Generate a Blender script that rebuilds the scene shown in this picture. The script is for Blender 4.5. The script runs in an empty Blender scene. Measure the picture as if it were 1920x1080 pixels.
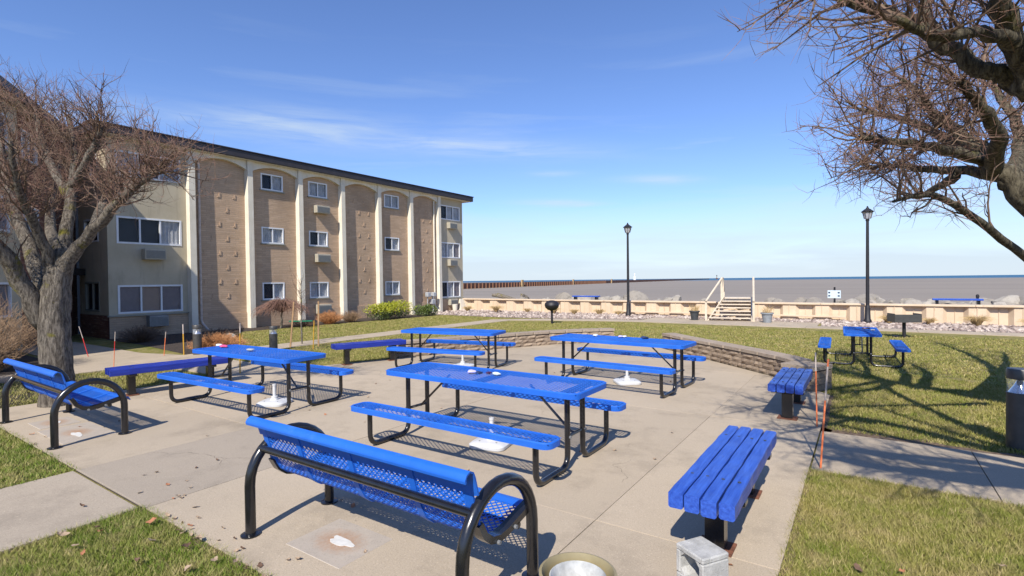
import bpy, math, random
from mathutils import Vector, Matrix
import numpy as np

random.seed(7)
RNG = np.random.default_rng(7)
R = math.radians
scene = bpy.context.scene
COL = scene.collection
PI = math.pi

# ------------------------------------------------------------------ camera
# world axes follow the patio: x along the picnic tables, y along the apartment facade
AX = Vector((0.82646, 0.56299, 0.0))      # camera-level right, in world axes
AY = Vector((-0.56299, 0.82646, 0.0))     # camera-level forward, in world axes
CAM_H, FPX = 1.75, 970.0
pitch, roll = math.atan(14.0 / 963.0), R(0.65)
c_f = AY * math.cos(pitch) - Vector((0, 0, math.sin(pitch)))
c_r0 = AX.copy()
c_u0 = c_r0.cross(c_f)
c_r = c_r0 * math.cos(roll) - c_u0 * math.sin(roll)
c_u = c_r0 * math.sin(roll) + c_u0 * math.cos(roll)
cam_data = bpy.data.cameras.new('camera')
cam_data.sensor_width = 36.0
cam_data.lens = FPX / 1920.0 * 36.0
cam_data.clip_end = 60000.0
cam_data.clip_start = 0.05
cam = bpy.data.objects.new('camera', cam_data)
COL.objects.link(cam)
m = Matrix.Identity(4)
for i in range(3):
    m[i][0], m[i][1], m[i][2] = c_r[i], c_u[i], -c_f[i]
m[0][3], m[1][3], m[2][3] = 0.0, 0.0, CAM_H
cam.matrix_world = m
scene.camera = cam


def at(u, v, d):
    """point seen at photograph pixel (u, v), d metres ahead of the camera"""
    r = c_f + c_r * ((u - 960) / FPX) - c_u * ((v - 540) / FPX)
    k = d / (r.dot(AY))
    return Vector((0, 0, CAM_H)) + r * k


# ------------------------------------------------------------------ world, sun, exposure
SUN_EL, SUN_DX, SUN_DY = R(44.0), -0.272, 0.962      # shadows run along (SUN_DX, SUN_DY)
world = bpy.data.worlds.new('World')
scene.world = world
world.use_nodes = True
wn, wl = world.node_tree.nodes, world.node_tree.links
wn.clear()
w_out = wn.new('ShaderNodeOutputWorld')
w_bg = wn.new('ShaderNodeBackground')
w_bg.inputs['Strength'].default_value = 0.126
sky = wn.new('ShaderNodeTexSky')
sky.sky_type = 'NISHITA'
sky.sun_disc = False
sky.sun_elevation = SUN_EL
sky.sun_rotation = math.atan2(-SUN_DX, -SUN_DY)
sky.altitude = 50.0
sky.air_density = 1.0
sky.dust_density = 0.05
sky.ozone_density = 3.2
wl.new(w_bg.outputs[0], w_out.inputs[0])
w_tc = wn.new('ShaderNodeTexCoord')


def wmath(op, a, b=None, c=None, clamp=False):
    n = wn.new('ShaderNodeMath')
    n.operation = op
    n.use_clamp = clamp
    for i, x in enumerate((a, b, c)):
        if x is None:
            continue
        if isinstance(x, (int, float)):
            n.inputs[i].default_value = x
        else:
            wl.new(x, n.inputs[i])
    return n.outputs[0]


w_sep = wn.new('ShaderNodeSeparateXYZ')
wl.new(w_tc.outputs['Generated'], w_sep.inputs[0])
w_map = wn.new('ShaderNodeMapping')
w_map.inputs['Rotation'].default_value = (0, 0, R(-20))
w_map.inputs['Scale'].default_value = (1.3, 1.3, 13.0)
wl.new(w_tc.outputs['Generated'], w_map.inputs[0])
w_n1 = wn.new('ShaderNodeTexNoise')
w_n1.inputs['Scale'].default_value = 1.9
w_n1.inputs['Detail'].default_value = 6.0
w_n1.inputs['Roughness'].default_value = 0.55
w_n1.inputs['Distortion'].default_value = 0.35
wl.new(w_map.outputs[0], w_n1.inputs[0])
# thin high cloud: streaks of cirrus above, a soft sheet of haze cloud low over the lake
streak = wmath('MULTIPLY', wmath('SUBTRACT', w_n1.outputs[0], 0.535), 5.5, clamp=True)
el = w_sep.outputs[2]
band = wmath('SUBTRACT', 1.0, wmath('ABSOLUTE', wmath('DIVIDE', wmath('SUBTRACT', el, 0.24), 0.20)), clamp=True)
streak = wmath('MULTIPLY', wmath('MULTIPLY', streak, band), 0.55)
sheet = wmath('MULTIPLY', wmath('SUBTRACT', wmath('ADD', 0.165, wmath('MULTIPLY', wmath('SUBTRACT', w_n1.outputs[0], 0.5), 0.16)), el), 7.0, clamp=True)
sheet = wmath('MULTIPLY', sheet, 0.90)
streak = wmath('MULTIPLY', streak, 0.5)
# a few single wisps, each at its own bearing and height
w_d = []
for ax_ in (AX, AY):
    dn = wn.new('ShaderNodeVectorMath')
    dn.operation = 'DOT_PRODUCT'
    wl.new(w_tc.outputs['Generated'], dn.inputs[0])
    dn.inputs[1].default_value = ax_
    w_d.append(dn.outputs['Value'])
ahead = wmath('GREATER_THAN', w_d[1], 0.05)
gx = wmath('DIVIDE', w_d[0], wmath('MAXIMUM', w_d[1], 0.05))
gz = wmath('DIVIDE', el, wmath('MAXIMUM', w_d[1], 0.05))
w_n2 = wn.new('ShaderNodeTexNoise')
w_n2.inputs['Scale'].default_value = 5.0
w_n2.inputs['Detail'].default_value = 7.0
w_n2.inputs['Roughness'].default_value = 0.62
w_n2.inputs['Distortion'].default_value = 0.5
wl.new(w_map.outputs[0], w_n2.inputs[0])
tex = wmath('MULTIPLY', wmath('SUBTRACT', w_n2.outputs[0], 0.28), 2.6, clamp=True)
wisps = 0.0
for (cx_, cz_, sl_, len_, th_, amp_) in ((-0.42, 0.300, -0.10, 0.25, 0.034, 0.60), (-0.12, 0.262, -0.06, 0.26, 0.020, 0.62), (0.10, 0.147, -0.02, 0.085, 0.007, 0.75), (0.295, 0.191, -0.01, 0.075, 0.008, 0.62),
                                         (0.08, 0.205, 0.0, 0.05, 0.006, 0.35), (0.40, 0.130, 0.02, 0.12, 0.010, 0.25), (-0.95, 0.33, 0.05, 0.25, 0.03, 0.4), (1.6, 0.25, 0.03, 0.4, 0.03, 0.45), (2.6, 0.5, -0.05, 0.6, 0.05, 0.4)):
    dx_ = wmath('DIVIDE', wmath('SUBTRACT', gx, cx_), len_)
    dz_ = wmath('DIVIDE', wmath('SUBTRACT', wmath('SUBTRACT', gz, cz_), wmath('MULTIPLY', wmath('SUBTRACT', gx, cx_), sl_)), th_)
    r2_ = wmath('ADD', wmath('MULTIPLY', dx_, dx_), wmath('MULTIPLY', dz_, dz_))
    g_ = wmath('MULTIPLY', wmath('POWER', 2.718, wmath('MULTIPLY', r2_, -1.0)), amp_)
    wisps = wmath('MAXIMUM', wisps, g_)
wisps = wmath('MULTIPLY', wmath('MULTIPLY', wisps, tex), ahead)
cover = wmath('MAXIMUM', wmath('MAXIMUM', streak, wisps), sheet)
w_mix = wn.new('ShaderNodeMixRGB')
wl.new(cover, w_mix.inputs[0])
w_tint = wn.new('ShaderNodeMixRGB')
w_tint.blend_type = 'MULTIPLY'
w_tint.inputs[0].default_value = 1.0
w_tint.inputs[2].default_value = (0.75, 0.83, 1.08, 1)
wl.new(sky.outputs[0], w_tint.inputs[1])
wl.new(w_tint.outputs[0], w_mix.inputs[1])
w_mix.inputs[2].default_value = (4.0, 4.7, 5.35, 1)
wl.new(w_mix.outputs[0], w_bg.inputs['Color'])

sun_d = bpy.data.lights.new('sun', 'SUN')
sun_d.energy = 4.8
sun_d.angle = R(0.53)
sun_d.color = (1.0, 0.94, 0.845)
sun = bpy.data.objects.new('sun', sun_d)
COL.objects.link(sun)
sl = math.hypot(SUN_DX, SUN_DY)
sdir = Vector((SUN_DX / sl * math.cos(SUN_EL), SUN_DY / sl * math.cos(SUN_EL), -math.sin(SUN_EL)))
sun.rotation_euler = sdir.to_track_quat('-Z', 'Y').to_euler()

vs = scene.view_settings
vs.view_transform = 'Standard'
vs.look = 'None'
vs.exposure = 0.43
vs.gamma = 1.0
vs.use_curve_mapping = False


# ------------------------------------------------------------------ materials
def node_mat(name):
    mt = bpy.data.materials.new(name)
    mt.use_nodes = True
    nt = mt.node_tree
    return mt, nt.nodes, nt.links, nt.nodes['Principled BSDF']


def lin(r, g, b):
    f = lambda c: c / 12.92 if c <= 0.04045 else ((c + 0.055) / 1.055) ** 2.4
    return (f(r / 255), f(g / 255), f(b / 255), 1.0)


def mix_noise(N, L, col_a, col_b, scale, lo=0.35, hi=0.65, detail=5.0, vec=None, rough=0.6):
    tn = N.new('ShaderNodeTexNoise')
    tn.inputs['Scale'].default_value = scale
    tn.inputs['Detail'].default_value = detail
    tn.inputs['Roughness'].default_value = rough
    if vec is not None:
        L.new(vec, tn.inputs[0])
    rp = N.new('ShaderNodeMapRange')
    rp.inputs[1].default_value = lo
    rp.inputs[2].default_value = hi
    L.new(tn.outputs[0], rp.inputs[0])
    mx = N.new('ShaderNodeMixRGB')
    L.new(rp.outputs[0], mx.inputs[0])
    for i, cc in ((1, col_a), (2, col_b)):
        if hasattr(cc, 'links'):
            L.new(cc, mx.inputs[i])
        else:
            mx.inputs[i].default_value = tuple(cc)[:3] + (1,)
    return mx.outputs[0], tn.outputs[0]


def add_bump(N, L, P, height, strength=0.3, dist=0.01):
    b = N.new('ShaderNodeBump')
    b.inputs['Strength'].default_value = strength
    b.inputs['Distance'].default_value = dist
    L.new(height, b.inputs['Height'])
    L.new(b.outputs[0], P.inputs['Normal'])


def coords(N, L, kind='Object', scale=(1, 1, 1)):
    tc = N.new('ShaderNodeTexCoord')
    mp = N.new('ShaderNodeMapping')
    mp.inputs['Scale'].default_value = scale
    L.new(tc.outputs[kind], mp.inputs[0])
    return mp.outputs[0]


def world_coords(N, L, scale=(1, 1, 1), rot=(0, 0, 0)):
    g = N.new('ShaderNodeNewGeometry')
    mp = N.new('ShaderNodeMapping')
    mp.inputs['Scale'].default_value = scale
    mp.inputs['Rotation'].default_value = rot
    L.new(g.outputs['Position'], mp.inputs[0])
    return mp.outputs[0]


def simple(name, col, rough=0.5, metal=0.0, var=0.12, scale=8.0, bump=0.0, bscale=60.0, coat=0.0, spec=0.5):
    mt, N, L, P = node_mat(name)
    v = coords(N, L)
    c = Vector(col[:3])
    out, _ = mix_noise(N, L, c * (1 - var), c * (1 + var), scale, vec=v)
    L.new(out, P.inputs['Base Color'])
    P.inputs['Roughness'].default_value = rough
    P.inputs['Metallic'].default_value = metal
    P.inputs['Coat Weight'].default_value = coat
    P.inputs['Coat Roughness'].default_value = 0.15
    P.inputs['Specular IOR Level'].default_value = spec
    if bump:
        tn = N.new('ShaderNodeTexNoise')
        tn.inputs['Scale'].default_value = bscale
        tn.inputs['Detail'].default_value = 4
        L.new(v, tn.inputs[0])
        add_bump(N, L, P, tn.outputs[0], bump, 0.01)
    return mt


M = {}
mt, N, L, P = node_mat('blue_coated_steel')
v = world_coords(N, L)
a, _ = mix_noise(N, L, (0.010, 0.104, 0.50), (0.018, 0.132, 0.57), 2.2, vec=v, detail=5)
b, _ = mix_noise(N, L, a, (0.050, 0.165, 0.53), 6.0, 0.56, 0.80, vec=v, detail=8, rough=0.75)
c, nn_ = mix_noise(N, L, b, (0.085, 0.105, 0.16), 34.0, 0.66, 0.78, vec=v, detail=6, rough=0.7)
L.new(c, P.inputs['Base Color'])
rr_ = N.new('ShaderNodeMapRange')
rr_.inputs[3].default_value = 0.38
rr_.inputs[4].default_value = 0.62
L.new(nn_, rr_.inputs[0])
L.new(rr_.outputs[0], P.inputs['Roughness'])
P.inputs['Specular IOR Level'].default_value = 0.4
add_bump(N, L, P, nn_, 0.08, 0.004)
M['blue'] = mt
mt, N, L, P = node_mat('cream_paint')
v = world_coords(N, L)
a, _ = mix_noise(N, L, (0.66, 0.60, 0.48), (0.74, 0.68, 0.56), 1.8, vec=v)
v2 = world_coords(N, L, scale=(7, 7, 0.45))
b, n2 = mix_noise(N, L, a, (0.42, 0.37, 0.29), 1.6, 0.55, 0.80, vec=v2, detail=8, rough=0.7)
L.new(b, P.inputs['Base Color'])
P.inputs['Roughness'].default_value = 0.8
add_bump(N, L, P, n2, 0.1, 0.01)
M['cream'] = mt
mt, N, L, P = node_mat('tan_stucco')
a, _ = mix_noise(N, L, (0.43, 0.37, 0.26), (0.50, 0.435, 0.315), 1.2, vec=world_coords(N, L))
b, n2 = mix_noise(N, L, a, (0.29, 0.245, 0.18), 1.3, 0.55, 0.82, vec=world_coords(N, L, scale=(3, 3, 0.5)), detail=8, rough=0.7)
L.new(b, P.inputs['Base Color'])
P.inputs['Roughness'].default_value = 0.88
tn = N.new('ShaderNodeTexNoise')
tn.inputs['Scale'].default_value = 90
L.new(world_coords(N, L), tn.inputs[0])
add_bump(N, L, P, tn.outputs[0], 0.2, 0.01)
M['stucco'] = mt
M['black'] = simple('black_painted_pipe', (0.010, 0.010, 0.012), 0.26, var=0.25, scale=14, bump=0.04, coat=0.35)
M['white_plastic'] = simple('white_plastic', (0.54, 0.545, 0.55), 0.5, var=0.05, scale=20, bump=0.05)
M['lamp_black'] = simple('lamp_black', (0.014, 0.013, 0.016), 0.55, var=0.2)
M['grey_steel'] = simple('grey_steel', (0.22, 0.23, 0.24), 0.45, metal=0.4, var=0.15)
M['bollard'] = simple('bollard_bronze', (0.075, 0.072, 0.068), 0.45, metal=0.3, var=0.15)
M['cream_rail'] = simple('cream_rail_paint', (0.60, 0.51, 0.39), 0.55, var=0.08, scale=6)
M['roof_dark'] = simple('roof_fascia', (0.035, 0.031, 0.036), 0.55, var=0.15, scale=3)
M['frame_white'] = simple('window_frame_white', (0.72, 0.73, 0.74), 0.45, var=0.04)
M['frame_tan'] = simple('window_frame_tan', (0.26, 0.25, 0.20), 0.5, var=0.06)
M['ac_tan'] = simple('ac_case_tan', (0.40, 0.36, 0.28), 0.6, var=0.08)
M['ac_grey'] = simple('ac_grille_grey', (0.17, 0.18, 0.18), 0.5, var=0.15, scale=40)
M['orange'] = simple('orange_fibre_rod', (0.78, 0.20, 0.07), 0.5, var=0.15, scale=20)
M['red_tape'] = simple('red_tape', (0.62, 0.03, 0.03), 0.5, var=0.15)
M['pale_rod'] = simple('faded_rod', (0.50, 0.42, 0.36), 0.6, var=0.15)
M['yellow'] = simple('yellow_rod', (0.55, 0.30, 0.03), 0.5, var=0.15)
M['stake'] = simple('pine_stake', (0.36, 0.22, 0.11), 0.8, var=0.2, scale=12, bump=0.2)
M['green_tie'] = simple('green_tie', (0.0, 0.16, 0.08), 0.6)
M['cinder'] = simple('cinder_block', (0.40, 0.395, 0.375), 0.92, var=0.2, scale=14, bump=0.6, bscale=120)
M['bucket'] = simple('bucket_olive_tan', (0.27, 0.225, 0.125), 0.55, var=0.1)
M['bowl'] = simple('white_bowl', (0.42, 0.43, 0.42), 0.6, var=0.25, scale=12)
M['soil'] = simple('dry_soil', (0.20, 0.12, 0.075), 0.95, var=0.35, scale=50, bump=0.8, bscale=120)
M['pot_dark'] = simple('dark_pot', (0.045, 0.05, 0.055), 0.5, var=0.15)
M['pot_grey'] = simple('grey_pot', (0.24, 0.26, 0.28), 0.5, var=0.12)
M['rust'] = simple('rusty_plate', (0.16, 0.06, 0.03), 0.85, var=0.3, scale=25, bump=0.3)
M['blind'] = simple('window_blind', (0.40, 0.355, 0.375), 0.6, var=0.06)
M['blind_warm'] = simple('window_blind_warm', (0.62, 0.47, 0.38), 0.6, var=0.05)
M['room'] = simple('dark_room', (0.045, 0.058, 0.085), 0.9)
M['curtain'] = simple('curtain', (0.74, 0.76, 0.80), 0.9, var=0.15, scale=6)
M['sign_white'] = simple('sign_pale', (0.66, 0.76, 0.80), 0.4, var=0.05)
M['sign_dark'] = simple('sign_ink', (0.03, 0.06, 0.12), 0.5)
M['pier_steel'] = simple('pier_rust', (0.13, 0.055, 0.035), 0.85, var=0.3, scale=0.25)
M['pier_top'] = simple('pier_deck', (0.20, 0.15, 0.12), 0.9, var=0.2, scale=0.2)
M['pier_pale'] = simple('pier_marker', (0.40, 0.27, 0.13), 0.7)
M['pier_post'] = simple('pier_post', (0.20, 0.10, 0.06), 0.85)
M['tower_white'] = simple('tower_white', (0.8, 0.8, 0.8), 0.6)
M['leaf_litter'] = simple('dry_leaf_tan', (0.33, 0.24, 0.16), 0.8, var=0.3, scale=30)
M['leaf_brown'] = simple('dry_leaf_brown', (0.13, 0.075, 0.045), 0.8, var=0.3, scale=30)
M['leaf_orange'] = simple('dry_leaf_orange', (0.36, 0.15, 0.07), 0.8, var=0.25, scale=30)
M['patch_white'] = simple('white_paint_spill', (0.58, 0.565, 0.53), 0.8, var=0.08, scale=30)
M['brick_proud'] = simple('proud_brick', (0.47, 0.33, 0.22), 0.88, var=0.12, scale=20, bump=0.2)
M['meter'] = simple('meter_grey', (0.42, 0.43, 0.44), 0.5, metal=0.2, var=0.15)

# glass that mirrors the sky
mt, N, L, P = node_mat('window_glass')
P.inputs['Base Color'].default_value = (0.012, 0.016, 0.022, 1)
P.inputs['Roughness'].default_value = 0.04
P.inputs['Specular IOR Level'].default_value = 0.6
P.inputs['Alpha'].default_value = 0.20
M['glass'] = mt
mt, N, L, P = node_mat('lantern_glass')
P.inputs['Base Color'].default_value = (0.75, 0.72, 0.68, 1)
P.inputs['Roughness'].default_value = 0.15
P.inputs['Transmission Weight'].default_value = 0.55
M['lantern_glass'] = mt
mt, N, L, P = node_mat('clear_sleeve')
P.inputs['Base Color'].default_value = (0.85, 0.87, 0.88, 1)
P.inputs['Roughness'].default_value = 0.05
P.inputs['Alpha'].default_value = 0.22
M['sleeve'] = mt
mt, N, L, P = node_mat('polished_cone')
P.inputs['Base Color'].default_value = (0.75, 0.77, 0.8, 1)
P.inputs['Metallic'].default_value = 1.0
P.inputs['Roughness'].default_value = 0.16
M['cone'] = mt


def timber(name, c1, c2):
    mt, N, L, P = node_mat(name)
    v = coords(N, L, scale=(14, 1.2, 14))
    a, n1 = mix_noise(N, L, c1, c2, 3.0, vec=v, detail=8)
    v2 = coords(N, L)
    b, n2 = mix_noise(N, L, a, (0.20, 0.20, 0.21), 26.0, 0.69, 0.74, vec=v2, detail=6)
    L.new(b, P.inputs['Base Color'])
    P.inputs['Roughness'].default_value = 0.42
    P.inputs['Coat Weight'].default_value = 0.1
    add_bump(N, L, P, n1, 0.45, 0.012)
    return mt


M['timber'] = timber('blue_painted_timber', (0.014, 0.055, 0.33), (0.035, 0.11, 0.50))
M['timber_navy'] = timber('dark_blue_timber', (0.010, 0.022, 0.22), (0.018, 0.045, 0.36))  # same grain in a darker blue, for the two left-hand benches
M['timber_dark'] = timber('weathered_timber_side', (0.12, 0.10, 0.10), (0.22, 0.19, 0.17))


def concrete(name, base, warm):
    mt, N, L, P = node_mat(name)
    v = world_coords(N, L)
    oi = N.new('ShaderNodeObjectInfo')
    a, n1 = mix_noise(N, L, base, warm, 0.55, 0.3, 0.7, vec=v, detail=6)
    b, n2 = mix_noise(N, L, a, Vector(base[:3]) * 0.60, 1.3, 0.50, 0.80, vec=v, detail=9, rough=0.72)
    c, n3 = mix_noise(N, L, b, Vector(base[:3]) * 0.72, 110.0, 0.52, 0.72, vec=v, detail=3)
    d, n4 = mix_noise(N, L, c, Vector(warm[:3]) * 1.22, 75.0, 0.6, 0.75, vec=v, detail=2)
    e, n5 = mix_noise(N, L, d, Vector(base[:3]) * 0.40, 7.0, 0.655, 0.78, vec=v, detail=6, rough=0.75)
    tone = N.new('ShaderNodeMapRange')
    tone.inputs[3].default_value = 0.93
    tone.inputs[4].default_value = 1.05
    L.new(oi.outputs['Random'], tone.inputs[0])
    mul = N.new('ShaderNodeMixRGB')
    mul.blend_type = 'MULTIPLY'
    mul.inputs[0].default_value = 1.0
    L.new(e, mul.inputs[1])
    L.new(tone.outputs[0], mul.inputs[2])
    # hairline cracks, only here and there
    wv = N.new('ShaderNodeTexNoise')
    wv.inputs['Scale'].default_value = 2.5
    wv.inputs['Detail'].default_value = 6
    L.new(v, wv.inputs[0])
    vm = N.new('ShaderNodeMixRGB')
    vm.blend_type = 'ADD'
    vm.inputs[0].default_value = 0.45
    L.new(v, vm.inputs[1])
    L.new(wv.outputs['Color'], vm.inputs[2])
    vo = N.new('ShaderNodeTexVoronoi')
    vo.feature = 'DISTANCE_TO_EDGE'
    vo.inputs['Scale'].default_value = 0.42
    L.new(vm.outputs[0], vo.inputs['Vector'])
    cr = N.new('ShaderNodeMath')
    cr.operation = 'LESS_THAN'
    cr.inputs[1].default_value = 0.0014
    L.new(vo.outputs['Distance'], cr.inputs[0])
    msk = N.new('ShaderNodeMapRange')
    msk.inputs[1].default_value = 0.54
    msk.inputs[2].default_value = 0.60
    msk.inputs[4].default_value = 0.65
    L.new(n1, msk.inputs[0])
    cm = N.new('ShaderNodeMath')
    cm.operation = 'MULTIPLY'
    L.new(cr.outputs[0], cm.inputs[0])
    L.new(msk.outputs[0], cm.inputs[1])
    ck = N.new('ShaderNodeMixRGB')
    L.new(cm.outputs[0], ck.inputs[0])
    L.new(mul.outputs[0], ck.inputs[1])
    ck.inputs[2].default_value = (0.07, 0.058, 0.045, 1)
    L.new(ck.outputs[0], P.inputs['Base Color'])
    P.inputs['Roughness'].default_value = 0.9
    P.inputs['Specular IOR Level'].default_value = 0.25
    add_bump(N, L, P, n3, 0.35, 0.004)
    return mt


M['concrete'] = concrete('patio_concrete', (0.385, 0.318, 0.236), (0.45, 0.37, 0.272))
M['concrete_grey'] = concrete('walk_concrete', (0.35, 0.295, 0.228), (0.40, 0.335, 0.255))
M['concrete_old'] = concrete('old_slab_concrete', (0.31, 0.262, 0.205), (0.355, 0.298, 0.23))
M['joint'] = simple('joint_dirt', (0.055, 0.045, 0.035), 0.95, var=0.3)


def lawn_mat(name):
    mt, N, L, P = node_mat(name)
    v = world_coords(N, L)
    a, _ = mix_noise(N, L, (0.145, 0.160, 0.030), (0.30, 0.25, 0.09), 0.9, 0.30, 0.64, vec=v, detail=6)
    b, _ = mix_noise(N, L, a, (0.36, 0.285, 0.145), 3.6, 0.48, 0.72, vec=v, detail=7, rough=0.7)
    c, _ = mix_noise(N, L, b, (0.09, 0.115, 0.025), 22.0, 0.52, 0.75, vec=v, detail=5, rough=0.7)
    d, n = mix_noise(N, L, c, (0.28, 0.23, 0.11), 85.0, 0.56, 0.72, vec=v, detail=3)
    L.new(d, P.inputs['Base Color'])
    P.inputs['Roughness'].default_value = 0.95
    P.inputs['Specular IOR Level'].default_value = 0.1
    add_bump(N, L, P, n, 0.8, 0.03)
    return mt


M['lawn'] = lawn_mat('winter_lawn')

def blade_mat(name, green, yellow, tan, lo):
    mt, N, L, P = node_mat(name)
    v = world_coords(N, L)
    g = N.new('ShaderNodeNewGeometry')
    a, _ = mix_noise(N, L, green, yellow, 1.5, lo, lo + 0.32, vec=v, detail=6)
    b, _ = mix_noise(N, L, a, tan, 5.0, 0.48, 0.74, vec=v, detail=6)
    rp = N.new('ShaderNodeMapRange')
    rp.inputs[1].default_value = 0.66
    rp.inputs[2].default_value = 1.0
    rp.inputs[3].default_value = 0.0
    rp.inputs[4].default_value = 0.8
    L.new(g.outputs['Random Per Island'], rp.inputs[0])
    mx = N.new('ShaderNodeMixRGB')
    L.new(rp.outputs[0], mx.inputs[0])
    L.new(b, mx.inputs[1])
    mx.inputs[2].default_value = (0.48, 0.38, 0.19, 1)
    L.new(mx.outputs[0], P.inputs['Base Color'])
    P.inputs['Roughness'].default_value = 0.7
    P.inputs['Specular IOR Level'].default_value = 0.2
    return mt


M['blade'] = blade_mat('grass_blades', (0.150, 0.185, 0.024), (0.30, 0.26, 0.075), (0.40, 0.315, 0.15), 0.36)
M['blade_green'] = blade_mat('greener_grass_blades', (0.135, 0.200, 0.022), (0.25, 0.26, 0.055), (0.42, 0.34, 0.15), 0.42)

mt, N, L, P = node_mat('bark_mulch')
v = world_coords(N, L)
a, n0 = mix_noise(N, L, (0.030, 0.022, 0.018), (0.10, 0.072, 0.055), 28.0, 0.4, 0.66, vec=v, detail=7, rough=0.75)
L.new(a, P.inputs['Base Color'])
P.inputs['Roughness'].default_value = 0.95
add_bump(N, L, P, n0, 1.0, 0.05)
M['mulch'] = mt
M['edge_soil'] = simple('edge_soil', (0.13, 0.088, 0.055), 0.95, var=0.45, scale=24, bump=0.7)


def bark(name, c1, c2, moss):
    mt, N, L, P = node_mat(name)
    v = coords(N, L, scale=(1, 1, 0.22))
    a, n1 = mix_noise(N, L, c1, c2, 34.0, 0.40, 0.60, vec=v, detail=8, rough=0.75)
    v2 = world_coords(N, L)
    b, _ = mix_noise(N, L, a, moss, 3.6, 0.60, 0.70, vec=v2, detail=6)
    c, _ = mix_noise(N, L, b, (0.34, 0.33, 0.30), 9.0, 0.64, 0.74, vec=v2, detail=5)
    L.new(c, P.inputs['Base Color'])
    P.inputs['Roughness'].default_value = 0.95
    P.inputs['Specular IOR Level'].default_value = 0.15
    add_bump(N, L, P, n1, 1.0, 0.08)
    return mt


M['bark'] = bark('tree_bark', (0.085, 0.070, 0.056), (0.33, 0.285, 0.23), (0.22, 0.195, 0.04))
M['bark_moss'] = bark('mossy_bark', (0.060, 0.050, 0.038), (0.26, 0.225, 0.155), (0.20, 0.18, 0.04))
M['twig'] = simple('twig_brown', (0.15, 0.102, 0.072), 0.8, var=0.35, scale=5, spec=0.2)
M['twig_red'] = simple('twig_reddish', (0.195, 0.112, 0.084), 0.8, var=0.3, scale=5, spec=0.2)
M['twig_tan'] = simple('twig_tan', (0.25, 0.165, 0.10), 0.8, var=0.4, scale=6, spec=0.2)
M['twig_orange'] = simple('twig_orange', (0.42, 0.20, 0.085), 0.8, var=0.35, scale=8, spec=0.2)
M['dry_grass'] = simple('dry_ornamental_grass', (0.46, 0.33, 0.16), 0.8, var=0.3, scale=6, spec=0.2)


def leaf_mat(name, c1, c2):
    mt, N, L, P = node_mat(name)
    g = N.new('ShaderNodeNewGeometry')
    mx = N.new('ShaderNodeMixRGB')
    L.new(g.outputs['Random Per Island'], mx.inputs[0])
    mx.inputs[1].default_value = c1 + (1,)
    mx.inputs[2].default_value = c2 + (1,)
    L.new(mx.outputs[0], P.inputs['Base Color'])
    P.inputs['Roughness'].default_value = 0.6
    return mt


M['evergreen'] = leaf_mat('juniper_foliage', (0.20, 0.23, 0.012), (0.46, 0.46, 0.03))
M['evergreen_dark'] = leaf_mat('dark_low_foliage', (0.025, 0.04, 0.014), (0.09, 0.12, 0.025))  # darker green leaves for the lower part of both leafy shrubs
M['green_leaf'] = leaf_mat('green_shrub_leaf', (0.05, 0.085, 0.015), (0.14, 0.19, 0.03))


def brick_mat(name, c1, c2, mortar, rot):
    mt, N, L, P = node_mat(name)
    v = world_coords(N, L, rot=rot)
    sw = N.new('ShaderNodeSeparateXYZ')
    L.new(v, sw.inputs[0])
    cb = N.new('ShaderNodeCombineXYZ')
    L.new(sw.outputs[1], cb.inputs[0])
    L.new(sw.outputs[2], cb.inputs[1])
    bt = N.new('ShaderNodeTexBrick')
    bt.offset = 0.37
    bt.inputs['Scale'].default_value = 1.0
    bt.inputs['Brick Width'].default_value = 0.36
    bt.inputs['Row Height'].default_value = 0.074
    bt.inputs['Mortar Size'].default_value = 0.006
    bt.inputs['Color1'].default_value = c1 + (1,)
    bt.inputs['Color2'].default_value = c2 + (1,)
    bt.inputs['Mortar'].default_value = mortar + (1,)
    L.new(cb.outputs[0], bt.inputs[0])
    v2 = world_coords(N, L, scale=(1, 1.2, 7.0))
    a, n = mix_noise(N, L, bt.outputs[0], (0.62, 0.455, 0.305), 2.6, 0.56, 0.78, vec=v2, detail=6)
    v3 = world_coords(N, L)
    b, _ = mix_noise(N, L, a, Vector(c1) * 0.72, 0.5, 0.48, 0.8, vec=v3, detail=4)
    L.new(b, P.inputs['Base Color'])
    P.inputs['Roughness'].default_value = 0.9
    P.inputs['Specular IOR Level'].default_value = 0.2
    inv = N.new('ShaderNodeMath')
    inv.operation = 'SUBTRACT'
    inv.inputs[0].default_value = 1.0
    L.new(bt.outputs['Fac'], inv.inputs[1])
    add_bump(N, L, P, inv.outputs[0], 0.6, 0.01)
    return mt


M['brick'] = brick_mat('tan_brick', (0.455, 0.32, 0.212), (0.54, 0.385, 0.262), (0.39, 0.285, 0.20), (0, 0, 0))
M['brick_red'] = brick_mat('brown_brick', (0.17, 0.075, 0.052), (0.24, 0.12, 0.082), (0.17, 0.11, 0.085), (0, 0, R(57)))


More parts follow.
